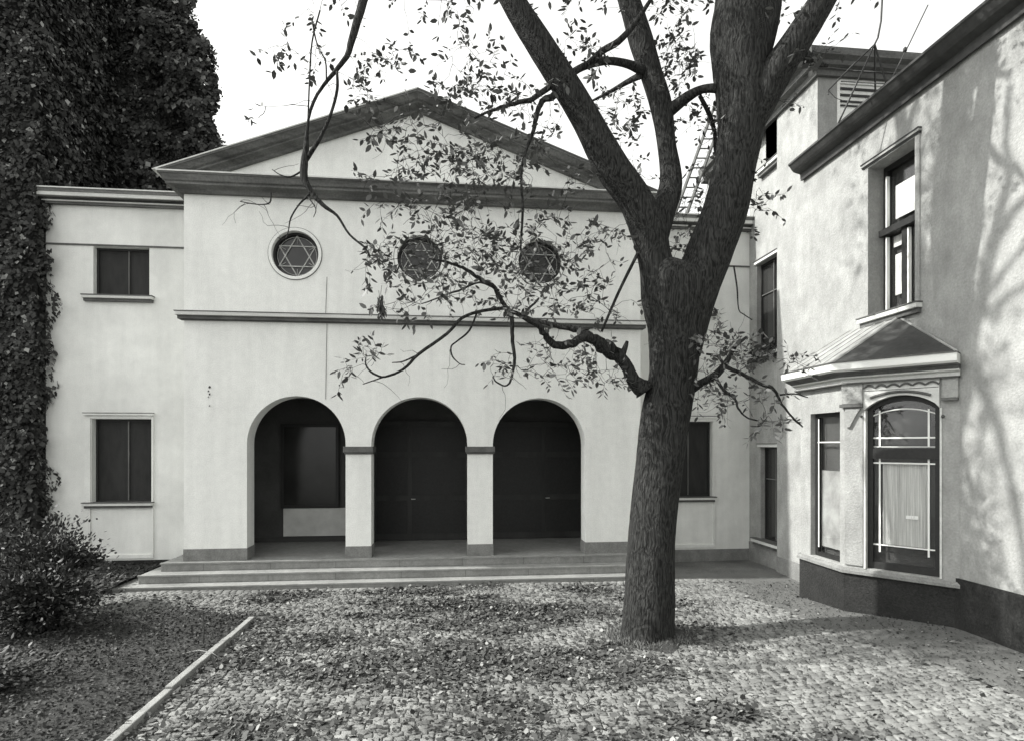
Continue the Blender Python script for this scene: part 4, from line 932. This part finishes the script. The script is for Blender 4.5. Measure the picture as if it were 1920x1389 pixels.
# root mound
o = MB(); rm = ground(1262, 1205); rings = []
for j in range(7):
    q = j/6
    for i in range(24):
        a = 6.283*i/24; rr = (.16+.42*q)*(1+.15*math.sin(3*a+1)+.1*math.sin(7*a)); rings.append((tb.x+.18+rr*1.15*math.cos(a), tb.y-.02+rr*math.sin(a), gz(tb.x, tb.y)-.03+.13*(1-q**1.5)*(1+.3*math.sin(5*a+j))))
o.add(rings, [(j*24+i, j*24+(i+1) % 24, (j+1)*24+(i+1) % 24, (j+1)*24+i) for j in range(6) for i in range(24)])
tag(o.build('soil_mound', M['soil'], smooth=True), kind='structure')

# ------------------------------------------------------------------ shrubs
def shrub(name, label, c, rx, ry, h, n, size, stems, seed, group=None):
    r_ = np.random.default_rng(seed); root = thing(name, label, 'shrub', c, group)
    cx, cy, cz = c; m_ = MB(); tips = []
    for k in range(stems):
        a = r_.uniform(0, 6.283); q = math.sqrt(r_.random()); tip = np.array([cx+rx*q*math.cos(a), cy+ry*q*math.sin(a), cz+h*(1-.55*q*q)*r_.uniform(.75, 1.05)])
        mid = np.array([cx+rx*.4*q*math.cos(a), cy+ry*.4*q*math.sin(a), cz+h*.4]); b0 = np.array([cx+r_.normal(0, .12), cy+r_.normal(0, .12), cz-.05])
        pts = [b0, (b0+mid)/2+r_.normal(size=3)*.03, mid, (mid+tip)/2+r_.normal(size=3)*.04, tip]; m_.tube(pts, [.016, .013, .010, .007, .003], 5); tips.append(pts)
    m_.build('stem', M['bark'], root)
    P = []
    for _ in range(n):
        pts = tips[r_.integers(len(tips))]; t = r_.random()**.6*(len(pts)-1); i = min(int(t), len(pts)-2); f = t-i
        P.append(pts[i]*(1-f)+pts[i+1]*f+r_.normal(size=3)*np.array([.13, .13, .10]))
    P = np.array(P); P[:, 2] = np.maximum(P[:, 2], cz+.01)
    T = P-np.array([cx, cy, cz+h*.3]); T /= np.linalg.norm(T, axis=1, keepdims=True)+1e-9; T += r_.normal(size=P.shape)*.55; T /= np.linalg.norm(T, axis=1, keepdims=True)
    N = np.tile([0, 0, 1.], (n, 1))+r_.normal(size=P.shape)*.5
    V, Fq = leaf6(P, T, N, r_.uniform(.6, 1.3, n)*size, r_.uniform(.35, .55, n)*size)
    fast_mesh('foliage', V, Fq, M['shrub'], root, tone=np.repeat(np.where(r_.random(n) < .1, r_.uniform(1.5, 3.2, n), r_.uniform(.4, 1.3, n)), 6)); return root
shrub('shrub', 'tall dark evergreen shrub against the left wing, reaching the lower window', (-7.35, 11.6, .1), .95, .8, 1.75, 5200, .085, 46, 3)
shrub('shrub', 'broad low dark shrub in front of the tall one at the left edge', (-6.5, 10.1, .1), 1.25, 1.0, 1.05, 6500, .085, 46, 4)
shrub('shrub', 'small shrub at the bottom left corner of the flower bed', (-5.8, 7.6, .1), .9, .8, .42, 2600, .075, 26, 5)
# ground cover
def scatter(name, n, fn, mt, size, lift, tones, label, cat_, flat=1.0, asp=(.5, .8)):
    P = []
    while len(P) < n:
        p = fn()
        if p is not None: P.append(p)
    P = np.array(P); P[:, 2] += np.abs(rng.normal(0, lift, n))+.004
    T = rng.normal(size=(n, 3)); T[:, 2] *= .35; T /= np.linalg.norm(T, axis=1, keepdims=True)
    N = np.tile([0, 0, 1.], (n, 1))+rng.normal(size=(n, 3))*flat; L_ = rng.uniform(.5, 1.3, n)*size
    V, Fq = leaf6(P, T, N, L_, L_*rng.uniform(*asp, n), .35)
    gzv = np.array([0.0]) ; tag(fast_mesh(name, V, Fq, mt, tone=np.repeat(tones(n), 6)), label, cat_, kind='stuff')
def fbed():
    x = random.uniform(-11, KX-.06); y = random.uniform(3.2, BY); return (x, y, bedz(x, y)+.02)
scatter('ground_cover', 46000, fbed, M['grass'], .042, .035, lambda n: np.where(rng.random(n) < .07, rng.uniform(1.8, 4.2, n), rng.uniform(.35, 1.3, n)), 'dark low ground cover and dead leaves filling the flower bed', 'ground cover', .8)
def fbed2():
    x = random.uniform(-12, -6.9); y = random.uniform(12.9, 15.1); return (x, y, bz(x, y)+.01)
scatter('ground_cover', 5000, fbed2, M['grass'], .06, .04, lambda n: rng.uniform(.35, 1.3, n), 'dark ground cover at the foot of the left wing', 'ground cover', .8)
blobs = [(random.uniform(-4, 4.5), random.uniform(4.5, 12.9), random.uniform(.25, .75)) for _ in range(130)]
def flit():
    if random.random() < .70:
        bx, by, br_ = random.choice(blobs); x = random.gauss(bx, br_*.6); y = random.gauss(by, br_*.32)
    else: x = random.uniform(-8.4, 7.4); y = random.uniform(3.4, 12.7)
    if (x < KX+.06 and y < BY) or x < -8.4 or y > 13.08 or y < 3: return None
    if x > 2.6 and random.random() < sm(2.6, 5.2, x)*.80: return None
    if x > 7.6: return None
    return (x, y, gz(x, y)+.004)
scatter('fallen_leaves', 30000, flit, M['litter'], .076, .012, lambda n: np.where(rng.random(n) < .10, rng.uniform(2.0, 4.5, n), rng.uniform(.5, 1.4, n)), 'dry fallen leaves lying thickly over the cobbles', 'leaves', .35)

def fdeb():
    x = random.uniform(-8.4, 7.8); y = random.uniform(3.4, 12.7)
    if (x < KX+.06 and y < BY): return None
    return (x, y, gz(x, y)+.002)
scatter('leaf_crumbs', 30000, fdeb, M['litter'], .032, .005, lambda n: np.where(rng.random(n) < .15, rng.uniform(1.5, 3.5, n), rng.uniform(.3, 1.1, n)), 'crumbs of broken leaves, twigs and moss between the cobbles', 'leaf litter', .35)

def ftuft():
    a = random.uniform(0, 6.283); q = abs(random.gauss(0, 1)); rr = .40+.12*q
    if math.cos(a) > .75: rr += .1
    x = tb.x-.03+rr*math.cos(a); y = tb.y+rr*.9*math.sin(a); return (x, y, gz(x, y))
P = np.array([ftuft() for _ in range(2600)]); n = len(P)
T = np.tile([0, 0, 1.], (n, 1))+rng.normal(size=(n, 3))*.42; T[:, 2] = np.abs(T[:, 2]); T /= np.linalg.norm(T, axis=1, keepdims=True)
N = rng.normal(size=(n, 3)); N /= np.linalg.norm(N, axis=1, keepdims=True); L_ = rng.uniform(.04, .13, n)
V, Fq = leaf6(P, T, N, L_, np.full(n, .009), .5)
M['blade'] = mat('dry_grass_blades', .16, .8, (), 0, tone=True)
tag(fast_mesh('grass', V, Fq, M['blade'], tone=np.repeat(rng.uniform(.4, 1.6, n), 6)), 'dry grass tufts round the foot of the tree', 'grass', kind='stuff')
